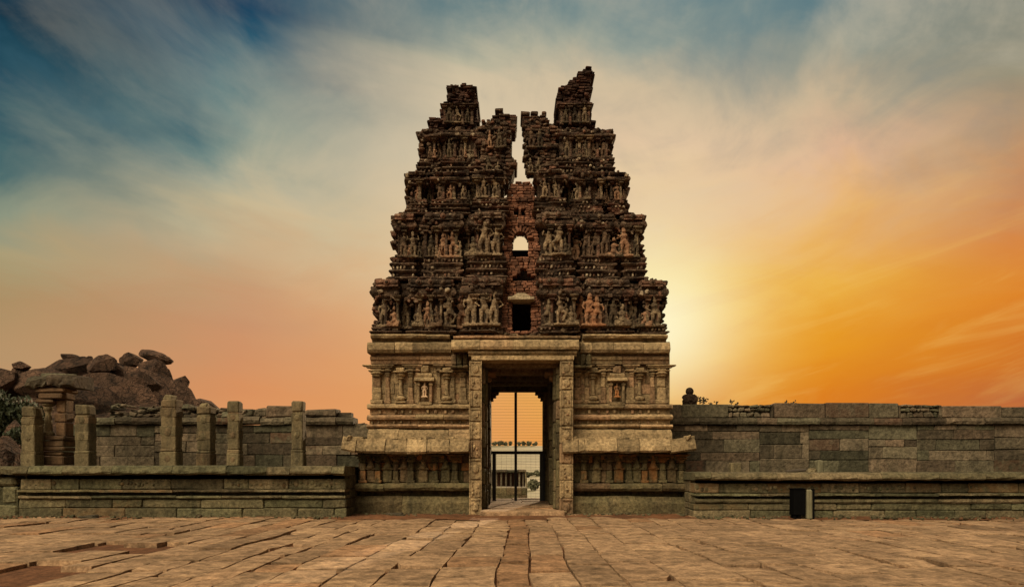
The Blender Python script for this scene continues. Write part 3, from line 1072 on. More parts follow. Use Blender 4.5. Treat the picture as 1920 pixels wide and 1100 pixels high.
# ---- upper storeys -------------------------------------------------------------------
def brickmass(mb, poly, Y, y0, y1, h=.085, bw=.24, jit=.035, holes=(), ledge=7, y0f=None, miss=.0, er=.03, out_=.055):
    """courses of eroded bricks filling an outline given in photograph pixels at depth Y"""
    pts = [(PX(a, Y), PZ(b, Y)) for a, b in poly]
    hs = [(PX(a, Y), PX(c, Y), PZ(d, Y), PZ(b, Y)) for a, b, c, d in holes]
    z, zt = min(p[1] for p in pts), max(p[1] for p in pts)
    i = 0
    while z < zt:
        i += 1
        hh = h * U(.7, 1.4)
        zm = z + hh / 2
        xs = []
        for (xa, za), (xb, zb) in zip(pts, pts[1:] + pts[:1]):
            if (za > zm) != (zb > zm):
                xs.append(xa + (xb - xa) * (zm - za) / (zb - za))
        xs.sort()
        out = out_ if i % ledge in (0, 1) else 0
        iv = list(zip(xs[::2], xs[1::2]))
        for p_, q_, r_, t_ in hs:
            if r_ < zm < t_:
                nv = []
                for a, b in iv:
                    if q_ <= a or p_ >= b:
                        nv.append((a, b))
                        continue
                    if p_ > a:
                        nv.append((a, p_))
                    if q_ < b:
                        nv.append((q_, b))
                iv = nv
        for a, b in iv:
            x = a + U(-jit, jit) * .6 - (out if a == xs[0] else 0) + (er * nz(a, zm, 3, 3.1) if a == xs[0] else 0)
            b2 = b + U(-jit, jit) * .6 + (out if b == xs[-1] else 0)
            while x < b2 - .03:
                w = min(bw * U(.6, 1.25), b2 - x)
                if b2 - x - w < .06:
                    w = b2 - x
                xc = x + w / 2
                inside = False
                if not inside and R() >= miss:
                    yf = (y0f(zm) if y0f else y0) + U(-jit, jit) - out + er * nz(xc, zm, Y, 2.2)
                    mb.stone(x + .004, x + w - .004, yf, (yf + .35 if y0f else y1 + U(-jit, jit)), z, z + hh - .006, .022, .012, (R(), R(), 0))
                x += w
        z += hh


TIERS = []


def tier(*a, **k):
    for s in (-1, 1):
        tier_half(s, *a, **k)


def tier_half(s, Yf, Yb, pl, pr, z0, zw, ze, zt, z1, sl, sr, nfig, bays=((.19, .26), (.28, -.06), (.61, .26), (.70, -.06), (1.0, .40)), figh=.92, base_rows=3):
    mb = MB()
    z0, zw, ze, zt, z1 = [PZ(p, Yf) for p in (z0, zw, ze, zt, z1)]
    xl, xr, xsl, xsr = [PX(p, Yf) for p in (pl, pr, sl, sr)]
    xl, xr = xl + .07, xr - .07
    last = pl > 780
    prof = []
    nb = base_rows
    for k in range(nb):
        a, b = z0 + (zw - z0) * k / nb, z0 + (zw - z0) * (k + 1) / nb
        d = (b - a)
        o = .10 - .02 * k
        prof += [(.0, a), (o, a + d * .12), (o + .04, a + d * .3), (o, a + d * .5), (-.02, a + d * .56)]
    H = ze - zw
    prof += [(.07, zw - .01), (.07, zw + .04), (-.14, zw + .05), (-.16, zw + H * .3), (-.16, zw + H * .6), (-.15, ze - .06), (-.02, ze - .04), (.02, ze)]
    e = zt - ze
    prof += [(.07, ze + .01), (.11, ze + e * .25), (.12, ze + e * .45), (.09, ze + e * .8), (.04, zt)]
    q = z1 - zt
    prof += [(.01, zt + q * .15), (.06, zt + q * .3), (.06, zt + q * .5), (0, zt + q * .6), (0, z1)]

    def half(side):
        x_out, x_in = (xl, xsl) if side < 0 else (xr, xsr)
        pts = []
        prev = 0.0
        for f, p in bays:
            pts.append((x_out + (x_in - x_out) * prev, Yf - p))
            pts.append((x_out + (x_in - x_out) * f, Yf - p))
            prev = f
        pts = [(x_out, Yb)] + pts + [(x_in, Yf + .8)]
        return pts if side < 0 else pts[::-1]

    def fy(x):
        side = -1 if x < (xsl + xsr) / 2 else 1
        x_out, x_in = (xl, xsl) if side < 0 else (xr, xsr)
        u = (x - x_out) / (x_in - x_out)
        for f, p in bays:
            if u <= f:
                return Yf - p
        return Yf - bays[-1][1]
    if s:
        mb.sweep(half(s), prof, .12, .03, .8)
        a, b = (xl, xsl) if s < 0 else (xsr, xr)
        mb.box(a + (.22 if s < 0 else .04), b - (.22 if s > 0 else .04), Yf + .2, Yb - .2, z0 + .02, z1 - .03, tint=(.2, .2, 0))
        xi = xsl if s < 0 else xsr
        mb.box(min(xi, xi + s * .5) + .03, max(xi, xi + s * .5) - .03, Yf - .1, Yf + .9, z0, z1 - .02, tint=(.2, .2, 0))
        # rows of little teeth in the mouldings
        for k in range(nb):
            za = z0 + (zw - z0) * (k + .58) / nb
            zb = z0 + (zw - z0) * (k + .98) / nb
            x = a
            while x < b - .08:
                w = U(.05, .075)
                if nz(x, k, z0, 1.4) < .22 and R() < .9:
                    y = fy(x) - .0
                    br = 1 if R() < .45 else R()
                    mb.stone(x, x + w, y - U(.05, .09), y + .15, za, zb, .015, .01, (br, U(.3, .95), U(.5, 1) if R() < .4 else 0))
                x += w + U(.045, .07)
        # stucco ornament and rubble over eave and parapet
        L = b - a
        for k in range(int(L * 34)):
            x = U(a, b)
            z = random.choice((U(ze - .06, zt + .04), U(zt, z1), U(zt, z1), U(zw - .08, zw + .1)))
            r = U(.025, .075)
            y = fy(x) - (.12 if ze < z < zt else .03) + U(-.04, .04)
            pl_ = R() < .22
            tt = (U(.5, 1), R() * .6, U(.6, 1)) if pl_ else (R(), R(), 0)
            if R() < .5:
                mb.ball((x, y, z), (r, r * .9, r * U(.7, 1.3)), 6, 4, tt)
            else:
                mb.stone(x - r, x + r, y - r * .6, y + r + .1, z - r * .7, z + r * .7, .02, .015, tt, roteul(U(-.4, .4), U(-.5, .5), U(-.4, .4)))
        # crumbled bricks along the top edge and on the outer corner
        for k in range(int(L * 16)):
            x = U(a - .05, b)
            r = U(.05, .15)
            mb.stone(x - r, x + r, fy(x) - .05 + U(0, .25), fy(x) + .5, z1 - .1, z1 + U(-.02, .10), .03, .02)
        for k in range(36):
            x = (a if s < 0 else b) + U(-.2, .1) * -s
            x = (a - U(-.12, .07)) if s < 0 else (b + U(-.12, .07))
            z = U(z0, z1)
            r = U(.04, .1)
            mb.stone(x - r, x + r, Yf - .2 + U(0, .5), Yf + U(.4, 1.2), z - r * .6, z + r * .6, .025, .02)
    # canopies, brackets and broken relief filling the wall zone
    a, b = (xl, xsl) if s < 0 else (xsr, xr)
    for k in range(int((b - a) * 26)):
        x, z = U(a + .1, b - .08), zw + .05 + H * (1 - R() ** 1.8 * .95)
        r = U(.02, .06)
        y = fy(x) + U(-.02, .14)
        tt = (U(.4, 1), R(), U(.3, .9)) if R() < .25 else (R() * .7, R(), 0)
        if R() < .6:
            mb.ball((x, y, z), (r, r, r * U(.7, 1.8)), 6, 4, tt)
        else:
            mb.stone(x - r * U(.5, 1.6), x + r, y - r * .5, y + .15, z - r * U(.4, 1.5), z + r * .6, .015, .012, tt, roteul(0, U(-.3, .3), 0))
    for k in range(int((b - a) * 2.6)):
        x = U(a + .2, b - .15)
        w, zc = U(.12, .2), ze - H * U(.1, .2)
        tt = (U(.3, 1), R(), U(.2, .7) if R() < .4 else 0)
        for q in range(7):
            an = math.pi * (q + .5) / 7
            mb.stone(x + w * math.cos(an) - .035, x + w * math.cos(an) + .035, fy(x) - .04, fy(x) + .2, zc + w * .8 * math.sin(an) - .03, zc + w * .8 * math.sin(an) + .03, .015, .01, tt)
    o = mb.build('tier', M['stucco'], tower)
    if s:
        a, b = (xl + .12, xsl - .1) if s < 0 else (xsr + .1, xr - .12)
        n = nfig // 2
        for k in range(n):
            u = (k + .5) / n
            x = a + (b - a) * u + U(-.05, .05)
            h = H * figh * U(.82, 1.08)
            me = None
            inner = abs(u - (1 if s < 0 else 0)) < .28
            if inner and R() < .6:
                me, h = random.choice(PALE), H * 1.05
            place_figure(o, x, fy(x) - U(-.05, .06), zw + .03, h, me)
            if R() < .4:
                place_figure(o, x + U(.12, .2) * random.choice((-1, 1)), fy(x) - U(.0, .08), zw + .02, h * U(.45, .65))
            if k < n:
                xx = a + (b - a) * (k + 1) / n - (b - a) * .02
                if xx < b:
                    p = MB()
                    pilaster(p, xx + U(-.03, .03), fy(xx) + .08, zw + .04, ze + .02, U(.06, .10), .13)
                    p.build('pilaster', M['figure'] if R() < .45 else M['stucco'], o)
        # barrel roofed miniature shrines on the parapet
        x_out, x_in = (xl, xsl) if s < 0 else (xr, xsr)
        for f0, f1 in (() if last else ((0.02, .19), (.29, .6), (.74, .98))):
            xa, xb = sorted((x_out + (x_in - x_out) * f0, x_out + (x_in - x_out) * f1))
            shrine_roof(o, xa, xb, fy((xa + xb) / 2) - .08, zt, (z1 - zt) * U(1.2, 1.5), f0 == 0)
    TIERS.append(o)
    if z0 < 5.6 and s > 0:
        for p in (1086, 1103, 1118):
            place_figure(o, PX(p, Yf), fy(PX(p, Yf)) - .1, zw + .03, H * 1.0, random.choice(WARM))
    return o, fy


def shrine_roof(parent, xa, xb, y, z, h, corner):
    mb = MB()
    c, w = (xa + xb) / 2, (xb - xa) / 2
    n = 9
    t = (R(), R(), 0)
    rows = [(1.0, 0), (1.06, .06), (.98, .12), (.9, .3), (.86, .32), (.95, .42), (.98, .55), (.9, .72), (.7, .9), (.4, 1.0)]
    k = max(3, int(w * 2 / .12))
    vs, fs = [], []
    for i in range(k + 1):
        u = i / k * 2 - 1
        for j, (r, q) in enumerate(rows):
            x = c + u * w * (r if corner else (.92 + .08 * r)) + .02 * nz(u * 4, q * 4, c, 2)
            vs.append((x, y + .3 - .36 * r + .03 * nz(x, q, 2, 7), z + q * h * (1 + .12 * nz(x, 3, z, 3))))
    m = len(rows)
    for j, (r, q) in enumerate(rows):
        pass
    for i in range(k):
        for j in range(m - 1):
            fs.append((i * m + j, (i + 1) * m + j, (i + 1) * m + j + 1, i * m + j + 1))
    # back wall and ends
    b0 = len(vs)
    for i in range(k + 1):
        for j in range(m):
            x, yy, zz = vs[i * m + j]
            vs.append((x, y + .75, zz))
    for i in range(k):
        fs.append((i * m + m - 1, (i + 1) * m + m - 1, b0 + (i + 1) * m + m - 1, b0 + i * m + m - 1))
    for i in (0, k):
        for j in range(m - 1):
            fs.append((i * m + j, i * m + j + 1, b0 + i * m + j + 1, b0 + i * m + j))
    mb.add(vs, fs, t)
    # horseshoe ornaments
    g = c - w * .6 if w > .35 else c
    while g < c + w * .8:
        r = min(.13, h * .36)
        mb.ball((g, y - .05, z + h * .5), (r, .06, r), 8, 6, (R(), R(), 0))
        mb.ball((g, y - .1, z + h * .5), (r * .5, .05, r * .5), 6, 4, (R(), R(), .2 if R() < .3 else 0))
        mb.stone(g - .03, g + .03, y - .06, y + .1, z + h * .7, z + h * 1.0, .015, .01)
        g += max(.35, w * .6)
    if R() < .8:
        mb.lathe(c + U(-.1, .1) * w, y + .25, [(.07, z + h * .9), (.09, z + h * 1.0), (.04, z + h * 1.08), (.05, z + h * 1.14), (.01, z + h * 1.25)], 7)
    mb.build('shrine_roof', M['stucco'], parent)


tier(20.75, 25.3, 700, 1247, 629, 619, 560, 544, 531, 943, 1012, 22, base_rows=1)
tier(21.05, 24.9, 735, 1208, 531, 491, 433, 421, 410, 945, 1010, 20)
tier(21.3, 24.5, 761, 1177, 410, 384, 347, 338, 331, 947, 1006, 16)
tier(21.5, 24.2, 785, 1150, 333, 303, 262, 253, 248, 900, 1046, 10, bays=((.3, .12), (.42, 0), (1.0, .14)))


def build_upper():
    # brick screen in the middle with the door, the arched window and small holes
    mb = MB()
    yf = lambda z: 20.62 + (z - 5.4) * .135
    poly = [(940, 630), (940, 532), (944, 530), (945, 410), (948, 408), (950, 352), (958, 338), (975, 331), (995, 333), (1004, 350), (1004, 408), (1010, 410), (1012, 530), (1016, 532), (1016, 630)]
    arch = [(961.5, 447, 990.5, 484), (964, 441, 988, 448), (968, 436, 984, 442)]
    brickmass(mb, poly, 21.0, 21, 21.75, h=.075, bw=.2, jit=.022, ledge=11, y0f=yf, holes=[(960.5, 562, 995, 622), *arch, (964, 387, 972, 399), (978, 387, 985, 399), (962, 519, 1004, 529), (970, 512, 996, 520), (976, 506, 988, 513)])
    # arch stones fanned over the window
    for k in range(9):
        a = math.pi * (k + .5) / 9
        cx, cz, r = PX(976, 21), PZ(448, 21), .30
        p = Vector((cx + r * math.cos(a), 21.0, cz + r * math.sin(a)))
        mb.stone(p.x - .09, p.x + .09, 20.93, 21.4, p.z - .03, p.z + .03, .01, .006, None, Matrix.Rotation(-a, 3, 'Y'))
    scr = mb.build('brick_screen', M['brick'], tower)
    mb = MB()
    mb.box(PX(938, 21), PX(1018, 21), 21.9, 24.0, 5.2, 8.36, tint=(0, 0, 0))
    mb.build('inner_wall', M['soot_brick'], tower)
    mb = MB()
    mb.box(PX(950, 21.9), PX(1004, 21.9), 21.85, 22.1, PZ(404, 21.9), PZ(378, 21.9), tint=(0, 0, 0))  # added dark box that keeps the sky out of the two small holes
    mb.build('hole_backing', M['soot_brick'], tower)
    mb = MB()
    zt = PZ(553, 20.6)
    mb.stone(PX(952, 20.5), PX(1002, 20.5), 20.45, 21.1, PZ(562, 20.5), PZ(556, 20.5), .015, .008, (.9, .3, 0))
    mb.add([(PX(960, 20.5), 20.5, PZ(555.5, 20.5)), (PX(996, 20.5), 20.5, PZ(555.5, 20.5)), (PX(984, 20.5), 20.5, PZ(549, 20.5)), (PX(970, 20.5), 20.5, PZ(549, 20.5)),
            (PX(960, 20.5), 21, PZ(555.5, 20.5)), (PX(996, 20.5), 21, PZ(555.5, 20.5)), (PX(984, 20.5), 21, PZ(549, 20.5)), (PX(970, 20.5), 21, PZ(549, 20.5))], BOXF, (.6, .3, 0))
    mb.build('door_head', M['white_slab'], scr)
    # broken stubs either side of the slit
    L = [(897, 334), (897, 242), (907, 228), (915, 225), (921, 214), (929, 217), (938, 209), (949, 214), (958, 210), (967, 213), (970, 222), (964, 240), (956, 258), (955, 282), (964, 300), (965, 315), (958, 335), (944, 342), (925, 336)]
    Rr = [(1043, 334), (1043, 243), (1037, 231), (1026, 228), (1021, 211), (1012, 215), (1000, 208), (989, 213), (978, 211), (976.5, 224), (987, 243), (998, 260), (1002, 285), (998, 300), (999, 318), (1004, 335), (1014, 342)]
    for poly in (L, Rr):
        mb = MB()
        brickmass(mb, poly, 21.3, 21.3, 22.1, h=.085, bw=.28, jit=.035, ledge=6, er=.16, out_=.07)
        x0, x1 = PX(min(p[0] for p in poly), 21.3), PX(max(p[0] for p in poly), 21.3)
        for k in range(150):
            x, z = U(x0 + .1, x1 - .25), U(PZ(330, 21.3), PZ(225, 21.3))
            r = U(.03, .08)
            mb.stone(x - r, x + r, 21.2 + U(-.04, .06), 21.5, z - r * .6, z + r * .6, .02, .015, None, roteul(0, U(-.4, .4), 0))
        o = mb.build('broken_pier', M['stucco'], tower)
        for f in (.3, .55):
            place_figure(o, x0 + (x1 - x0) * f, 21.2, PZ(282, 21.3), .62)
        for f in (.28, .5):
            place_figure(o, x0 + (x1 - x0) * f, 21.15, PZ(330, 21.3), .5)
    # the two horns of broken brick at the top
    Lh = [(788, 262), (789, 244), (806, 238), (806, 226), (826, 224), (828, 206), (836, 196), (839, 160), (845, 153), (853, 156), (862, 163), (868, 153), (876, 158), (884, 164), (890, 162), (895, 184), (893, 262)]
    Rh = [(1049, 262), (1049, 240), (1047, 196), (1044, 182), (1056, 166), (1064, 150), (1086, 141), (1091, 129), (1099, 131), (1104, 126), (1111, 128), (1110, 140), (1106, 160), (1107, 205), (1112, 232), (1128, 245), (1132, 257), (1148, 259), (1148, 262)]
    for poly in (Lh, Rh):
        mb = MB()
        brickmass(mb, poly, 21.75, 21.75, 22.9, h=.065, bw=.2, jit=.035, ledge=8, er=.14, out_=.08)
        xs = [PX(p[0], 21.75) for p in poly]
        for k in range(90):
            x, z = (U(PX(838, 21.75), PX(884, 21.75)) if poly is Lh else U(PX(1058, 21.75), PX(1100, 21.75))), U(PZ(255, 21.75), PZ(172, 21.75))
            r = U(.03, .08)
            if poly is Rh and x > PX(1104, 21.75):
                continue
            mb.stone(x - r, x + r, 21.62 + U(-.02, .08), 21.9, z - r * .5, z + r * .5, .02, .015, None, roteul(0, U(-.3, .3), 0))
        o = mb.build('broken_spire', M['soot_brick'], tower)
        for p in ((842, 858, 876) if poly is Lh else (1060, 1078, 1096)):
            place_figure(o, PX(p, 21.6), 21.62, PZ(232, 21.6), U(.5, .62), random.choice(FIG))
        for p in ((834, 850, 867, 885) if poly is Lh else (1053, 1069, 1087, 1104)):
            q = MB()
            pilaster(q, PX(p, 21.6), 21.72, PZ(234, 21.6), PZ(196, 21.6), .09, .12)
            q.build('pilaster', M['stucco'], o)
    # fallen brick rubble lying on the cornice
    mb = MB()
    for k in range(130):
        x = U(PX(698, 20.4), PX(1248, 20.4))
        r = U(.03, .08)
        mb.stone(x - r, x + r, 20.42 + U(0, .2), 20.7, PZ(629, 20.5), PZ(629, 20.5) + r * U(.6, 1.4), .02, .02, (R(), R(), .3 if R() < .3 else 0), roteul(0, U(-.3, .3), U(-.6, .6)))
    mb.build('rubble_trim', M['figure'], tower)


build_upper()
# ------------------------------------------------------------------ metal gate at the far end of the passage
def build_gate():
    Y = 24.72
    g = empty('metal_gate', (.17, Y, .17), 'black metal gate with thin wires closing the far end of the doorway', 'gate')
    zf = .18

    def bar(name, a, b, c, d, t=.05):
        mb = MB()
        mb.stone(PX(a, Y), PX(b, Y), Y - t / 2, Y + t / 2, max(zf, PZ(d, Y)), PZ(c, Y), .006, 0)
        return mb.build(name, M['iron'], g)
    bar('centre_bar', 964.5, 969.5, 735, 942)
    bar('cross_rail', 920, 1019, 845, 851, .06)
    bar('side_post', 923, 930, 851, 945)
    bar('side_post', 1012, 1019, 851, 945)
    bar('bottom_rail', 928, 964, 938.5, 942)
    mb = MB()
    z = PZ(941, Y)
    while z < PZ(736, Y):
        mb.box(PX(921, Y), PX(1017, Y), Y - .003, Y + .003, z, z + .005)
        z += .105
    for p in np.arange(931, 1014, 9.2):
        mb.box(PX(p, Y) - .002, PX(p, Y) + .002, Y + .004, Y + .009, PZ(941, Y), PZ(848, Y))
    mb.build('wire_mesh', M['iron'], g)
    # hinge leaf folded back by the right post
    mb = MB()
    mb.stone(PX(1020, Y) - .02, PX(1020, Y) + .03, Y + .03, Y + .5, zf, PZ(850, Y), .008, 0)
    for k in range(5):
        mb.stone(PX(1020, Y) - .04, PX(1020, Y) + .05, Y + .05, Y + .13, zf + .3 + .3 * k, zf + .36 + .3 * k, .01, 0)
    mb.build('hinge_plate', M['iron'], g)


build_gate()


# ------------------------------------------------------------------ plinths
def build_plinth(side):
    Y = 18.8
    z = lambda py: PZ(py, Y)
    if side < 0:
        x0, x1 = PX(34, Y), PX(650, Y)
        ys = (-.06, z(952), z(935), z(928), z(922), z(917), z(897), z(890), z(873))
        o = empty('stone_plinth', ((x0 + x1) / 2, Y, 0), 'long moulded stone plinth carrying the broken pillars, left of the tower', 'plinth')
    else:
        x0, x1 = PX(1301, Y), PX(2700, Y)
        ys = (-.06, z(956), z(943), z(934), z(929), z(924), z(905), z(900), z(885))
        o = empty('stone_plinth', ((x0 + x1) / 2, Y, 0), 'long moulded stone plinth below the high blank wall, right of the tower', 'plinth')
    a, b, c, d, e, f, g, h, t = ys
    tf = lambda: (R(), R(), U(.2, .5) if R() < .08 else 0)
    mb = MB()
    mb.ashlar(x0, x1, [a, b, c], Y, .8, 1.9, thick=.5, dep=.02, tf=tf, jit=.01, ch=.025)
    mb.moulding(x0 + .02, x1 - .02, Y, [(-.06, c + .004), (.03, c + .01), (.06, c + (d - c) * .4), (.05, d - .015), (-.08, d - .004)], .5, 1.2, 2.6, tf=tf, jz=.008, jy=.015, amp=.008)
    mb.box(x0 + .1, x1 - .12, Y + .25, Y + .6, d - .04, e + .03, tint=(0, 0, 0))
    mb.build('base_course', M['plinth'], o)
    mb = MB()
    mb.moulding(x0 + .03, x1 - .03, Y, [(-.06, e + .003), (.11, e + .008), (.11, f - .012), (0, f - .003)], .5, 1.2, 2.6, tf=tf, jz=.006, jy=.012, amp=.008)
    mb.ashlar(x0 + .03, x1 - .03, [f, g], Y + .05, .6, 1.5, thick=.5, dep=.012, tf=(paint_tint(.3, .5) if side > 0 else paint_tint(.12, .5)))
    # worn relief carving along the frieze
    x = x0 + .1
    while x < x1 - .2:
        if nz(x, side, 0, .7) > -.15:
            r = U(.03, .07)
            zc = (f + g) / 2 + U(-.04, .05)
            mb.ball((x, Y + .055, zc), (r, .03, r * U(.6, 1.4)), 7, 5, (R(), R(), U(.1, .5) if R() < .2 else 0))
        x += U(.07, .2)
    mb.box(x0 + .1, x1 - .12, Y + .2, Y + .6, g - .02, h + .04, tint=(0, 0, 0))
    mb.build('frieze', M['plinth'], o)
    mb = MB()
    prof = [(-.1, h), (.16, h + .004), (.24, h + .05), (.24, h + .10), (.18, t - .03), (.08, t)]
    cuts = [PX(p, Y) for p in ((62, 126, 218, 330, 430, 505, 548, 625) if side < 0 else (1330, 1452, 1646, 1752, 1838, 1960, 2050))]
    mb.moulding(x0 - .02, x1 - (.02 if side < 0 else 0), Y, prof, 1.1, 1, 2, cuts=cuts, tf=tf, jz=.012, jy=.025, amp=.014)
    mb.build('cap_course', M['plinth'], o)
    mb = MB()
    mb.box(x0 + .08, x1 - .08, Y + .2, 23.4, 0, t - .06, tint=(.3, .3, 0))
    nx = 30
    vs = [(x0 + (x1 - x0) * i / nx, yy, t - .035 + .025 * nz(i, yy, 2, .7)) for yy in (Y + .5, 20.5, 22, 23.4) for i in range(nx + 1)]
    mb.add(vs, [(j * (nx + 1) + i, j * (nx + 1) + i + 1, (j + 1) * (nx + 1) + i + 1, (j + 1) * (nx + 1) + i) for j in range(3) for i in range(nx)], (.4, .4, 0))
    # coursed end facing the tower
    xe = x1 if side < 0 else x0
    for z0_, z1_ in ((0, b), (b, c), (c, f), (f, h)):
        y = Y + .52
        while y < 22:
            w = U(.5, .9)
            xa, xb = (xe - .35, xe - .03 + U(-.01, .01)) if side < 0 else (xe + .03 + U(-.01, .01), xe + .35)
            mb.stone(xa, xb, y, y + w - .012, z0_ + .005, z1_ - .005, .02, .008)
            y += w
    mb.build('platform', M['plinth'], o)
    return t


TL = build_plinth(-1)
TR = build_plinth(1)


def build_old_step():
    Y = 19.0
    z = lambda py: PZ(py, Y)
    mb = MB()
    x0, x1 = PX(-560, Y), PX(33, Y)
    mb.ashlar(x0, x1, [-.05, z(945), z(912)], Y, .6, 1.2, thick=.8, dep=.05, ch=.05, jit=.02)
    mb.ashlar(x0, x1 - .12, [z(912), z(893)], Y + .08, .6, 1.2, thick=.8, dep=.05, ch=.05, jit=.02)
    mb.moulding(x0, x1 + .1, Y, [(-.05, z(890)), (.1, z(889)), (.12, z(880)), (.02, z(874))], 1.2, .8, 1.6, amp=.02, jz=.02)
    mb.box(x0, x1 - .1, Y + .5, 24, 0, z(880))
    tag(mb.build('ruined_step', M['plinth']), 'worn broken end of the terrace, rougher and lower stones at the far left', 'stone step')


build_old_step()


# ------------------------------------------------------------------ enclosure walls
def build_walls():
    Y = 23.0
    z = lambda py: PZ(py, Y)
    tf = lambda: (R(), R(), U(.2, .6) if R() < .025 else 0)
    w = empty('enclosure_wall', (12, Y, 1.2), 'high coursed granite wall with a ledge, running right from the tower behind the plinth', 'wall')
    x0, x1 = PX(1245, Y), PX(2700, Y)
    mb = MB()
    rw = random.Random(5)
    xa = x0
    while xa < x1:
        xb = min(x1, xa + rw.uniform(1.6, 4.2))
        ks = rw.choice(([865, 843, 825, 808], [860, 839, 822], [862, 846, 822, 806], [858, 834, 812], [866, 848, 832, 814]))
        mb.ashlar(xa, xb, [1.1] + [z(k + rw.uniform(-2.5, 2.5)) for k in ks] + [z(796)], Y, .6, 2.0, thick=.7, dep=.024, ch=.016, jit=.014, tf=tf, gap=.011)
        xa = xb
    mb.build('masonry', M['wall'], w)
    mb = MB()
    mb.moulding(x0, x1, Y, [(-.05, z(795.5)), (.12, z(795)), (.15, z(790)), (.12, z(784)), (.02, z(783))], .6, .5, 1.5, tf=tf, jz=.016, jy=.03, amp=.012)
    mb.build('ledge', M['wall'], w)
    mb = MB()
    rub = [(PX(1366, Y), PX(1446, Y)), (PX(1690, Y), PX(1762, Y))]
    edges = [1245, 1279, 1366, 1446, 1452, 1548, 1630, 1686, 1690, 1762, 1768, 1880, 1990, 2160, 2300, 2420, 2560, 2700]
    for a, b in zip(edges, edges[1:]):
        xa, xb = PX(a, Y), PX(b, Y)
        if any(abs(xa - r[0]) < .02 for r in rub):
            mb.box(xa, xb, Y + .12, Y + .6, z(783), z(759), tint=(0, 0, 0))
            for zz0, zz1 in ((783, 772), (771.5, 764), (763.5, 758)):
                x = xa
                while x < xb - .05:
                    ww = min(U(.12, .34), xb - x)
                    mb.stone(x + .01, x + ww - .01, Y + U(-.02, .05), Y + .5, z(zz0) + U(0, .02), z(zz1) - U(0, .02), .04, .02, (U(.3, 1), R(), 0))
                    x += ww
        elif xb - xa > .2:
            dz = .03 * nz(xa, 3, 1) - (.08 if a > 1700 else 0) + (.03 if a > 1440 and a < 1700 else 0)
            if a == 1245:
                dz = -.02
            mb.stone(xa + .008, xb - .008, Y + U(-.02, .02), Y + .6, z(783) + .004, z(757.5) + dz, .025, .015, (U(.3, .9), R(), .25 if a == 1548 else 0))
        else:
            mb.stone(xa + .01, xb - .01, Y + .03, Y + .5, z(783), z(759), .02, .01)
    mb.build('parapet_course', M['wall'], w)

    w = empty('enclosure_wall', (-10, Y, 1.2), 'coursed stone wall with a crumbling top behind the standing pillars, left of the tower', 'wall')
    x0, x1 = PX(112, Y), PX(700, Y)
    mb = MB()
    xa = x0
    while xa < x1:
        xb = min(x1, xa + rw.uniform(1.4, 3.6))
        ks = rw.choice(([852, 831, 812], [848, 826], [845, 830, 810], [855, 836, 818]))
        mb.ashlar(xa, xb, [1.2] + [z(k + rw.uniform(-2.5, 2.5)) for k in ks] + [z(796)], Y, .6, 1.9, thick=.7, dep=.024, ch=.016, jit=.014, tf=tf, gap=.011)
        xa = xb
    mb.build('masonry', M['wall'], w)
    mb = MB()
    mb.moulding(PX(178, Y), PX(664, Y), Y, [(-.05, z(795.5)), (.12, z(795)), (.16, z(790)), (.12, z(784)), (.02, z(782))], .6, .5, 1.6, tf=tf, jz=.02, jy=.03, amp=.014)
    mb.build('ledge', M['wall'], w)
    mb = MB()
    for a, b, t0, t1 in ((415, 448, 770, 771), (448, 475, 766, 768), (475, 500, 768, 764), (500, 556, 759, 761), (556, 572, 768, 768), (570, 631, 765, 767), (632, 662, 784, 786), (662, 676, 790, 797), (130, 176, 800, 790)):
        mb.stone(PX(a, Y), PX(b, Y) - .01, Y + U(0, .06), Y + .6, z(800 if a > 630 or a < 200 else 781), z((t0 + t1) / 2), .04, .03, (U(.5, .9), R(), 0))
    mb.box(PX(200, Y), PX(655, Y), Y + .25, Y + .6, z(790), z(772), tint=(.1, .4, 0))
    for k in range(150):
        p = random.choice((U(196, 372), U(196, 372), U(372, 420), U(420, 500), U(655, 690)))
        x = PX(p, Y)
        top = 760 if p < 372 else (768 if p < 500 else 796)
        zz = U(z(783 if p < 600 else 812), z(top))
        r = U(.05, .17)
        mb.stone(x - r, x + r, Y + U(.0, .2), Y + .6, zz - r * .45, min(zz + r * .45, z(top - 3)), .03, .03, (R(), R(), 0), roteul(0, U(-.25, .25), U(-.2, .2)))
    mb.build('broken_top', M['wall'], w)


build_walls()


# ------------------------------------------------------------------ pillars standing on the left plinth
def pillar(px, top, wpx, Y, label, mat='pillar', lean=0.0, broken=.0, deep=None):
    z0 = TL - .05
    zt = PZ(top, Y)
    H = zt - z0
    x = PX(px, Y)
    w = wpx * Y / F / 2
    d = w * (deep or 1)
    p = empty('stone_pillar', (x, Y, z0), label, 'pillar', 'broken pillars on the left plinth')

    def seg(mb, a, b, k, ch, n=4):
        za, zb = z0 + H * a, z0 + H * b
        s = lean * (za + zb - 2 * z0) / 2
        mb.stone(x - w * k + s, x + w * k + s, Y - d * k, Y + d * k, za, zb, ch, .008)

    mb = MB()
    seg(mb, 0, .22, 1.06, .03)
    seg(mb, .215, .27, 1.02, .03)
    mb.build('base', M[mat], p)
    mb = MB()
    seg(mb, .262, .806, .965, .025)
    for a, b, k, ch in ((.43, .57, 1, .02), (.70, .80, 1, .02)):
        seg(mb, a, b, 1.0, .012)
    t = tA()
    for zc in (.49, .75, .12):
        mb.ball((x + lean * H * zc, Y - d * .97, z0 + H * zc), (w * .5, .03, w * .55), 8, 5, t)
    mb.build('shaft', M[mat], p)
    mb = MB()
    seg(mb, .797, .83, .93, .015)
    seg(mb, .828, 1 - broken, 1.0, .04)
    if broken:
        zt2 = z0 + H * (1 - broken)
        mb.stone(x - w * .7, x + w * .4, Y - d * .8, Y + d * .8, zt2 - .05, zt, .06, .04)
    mb.build('top_block', M[mat], p)
    return p


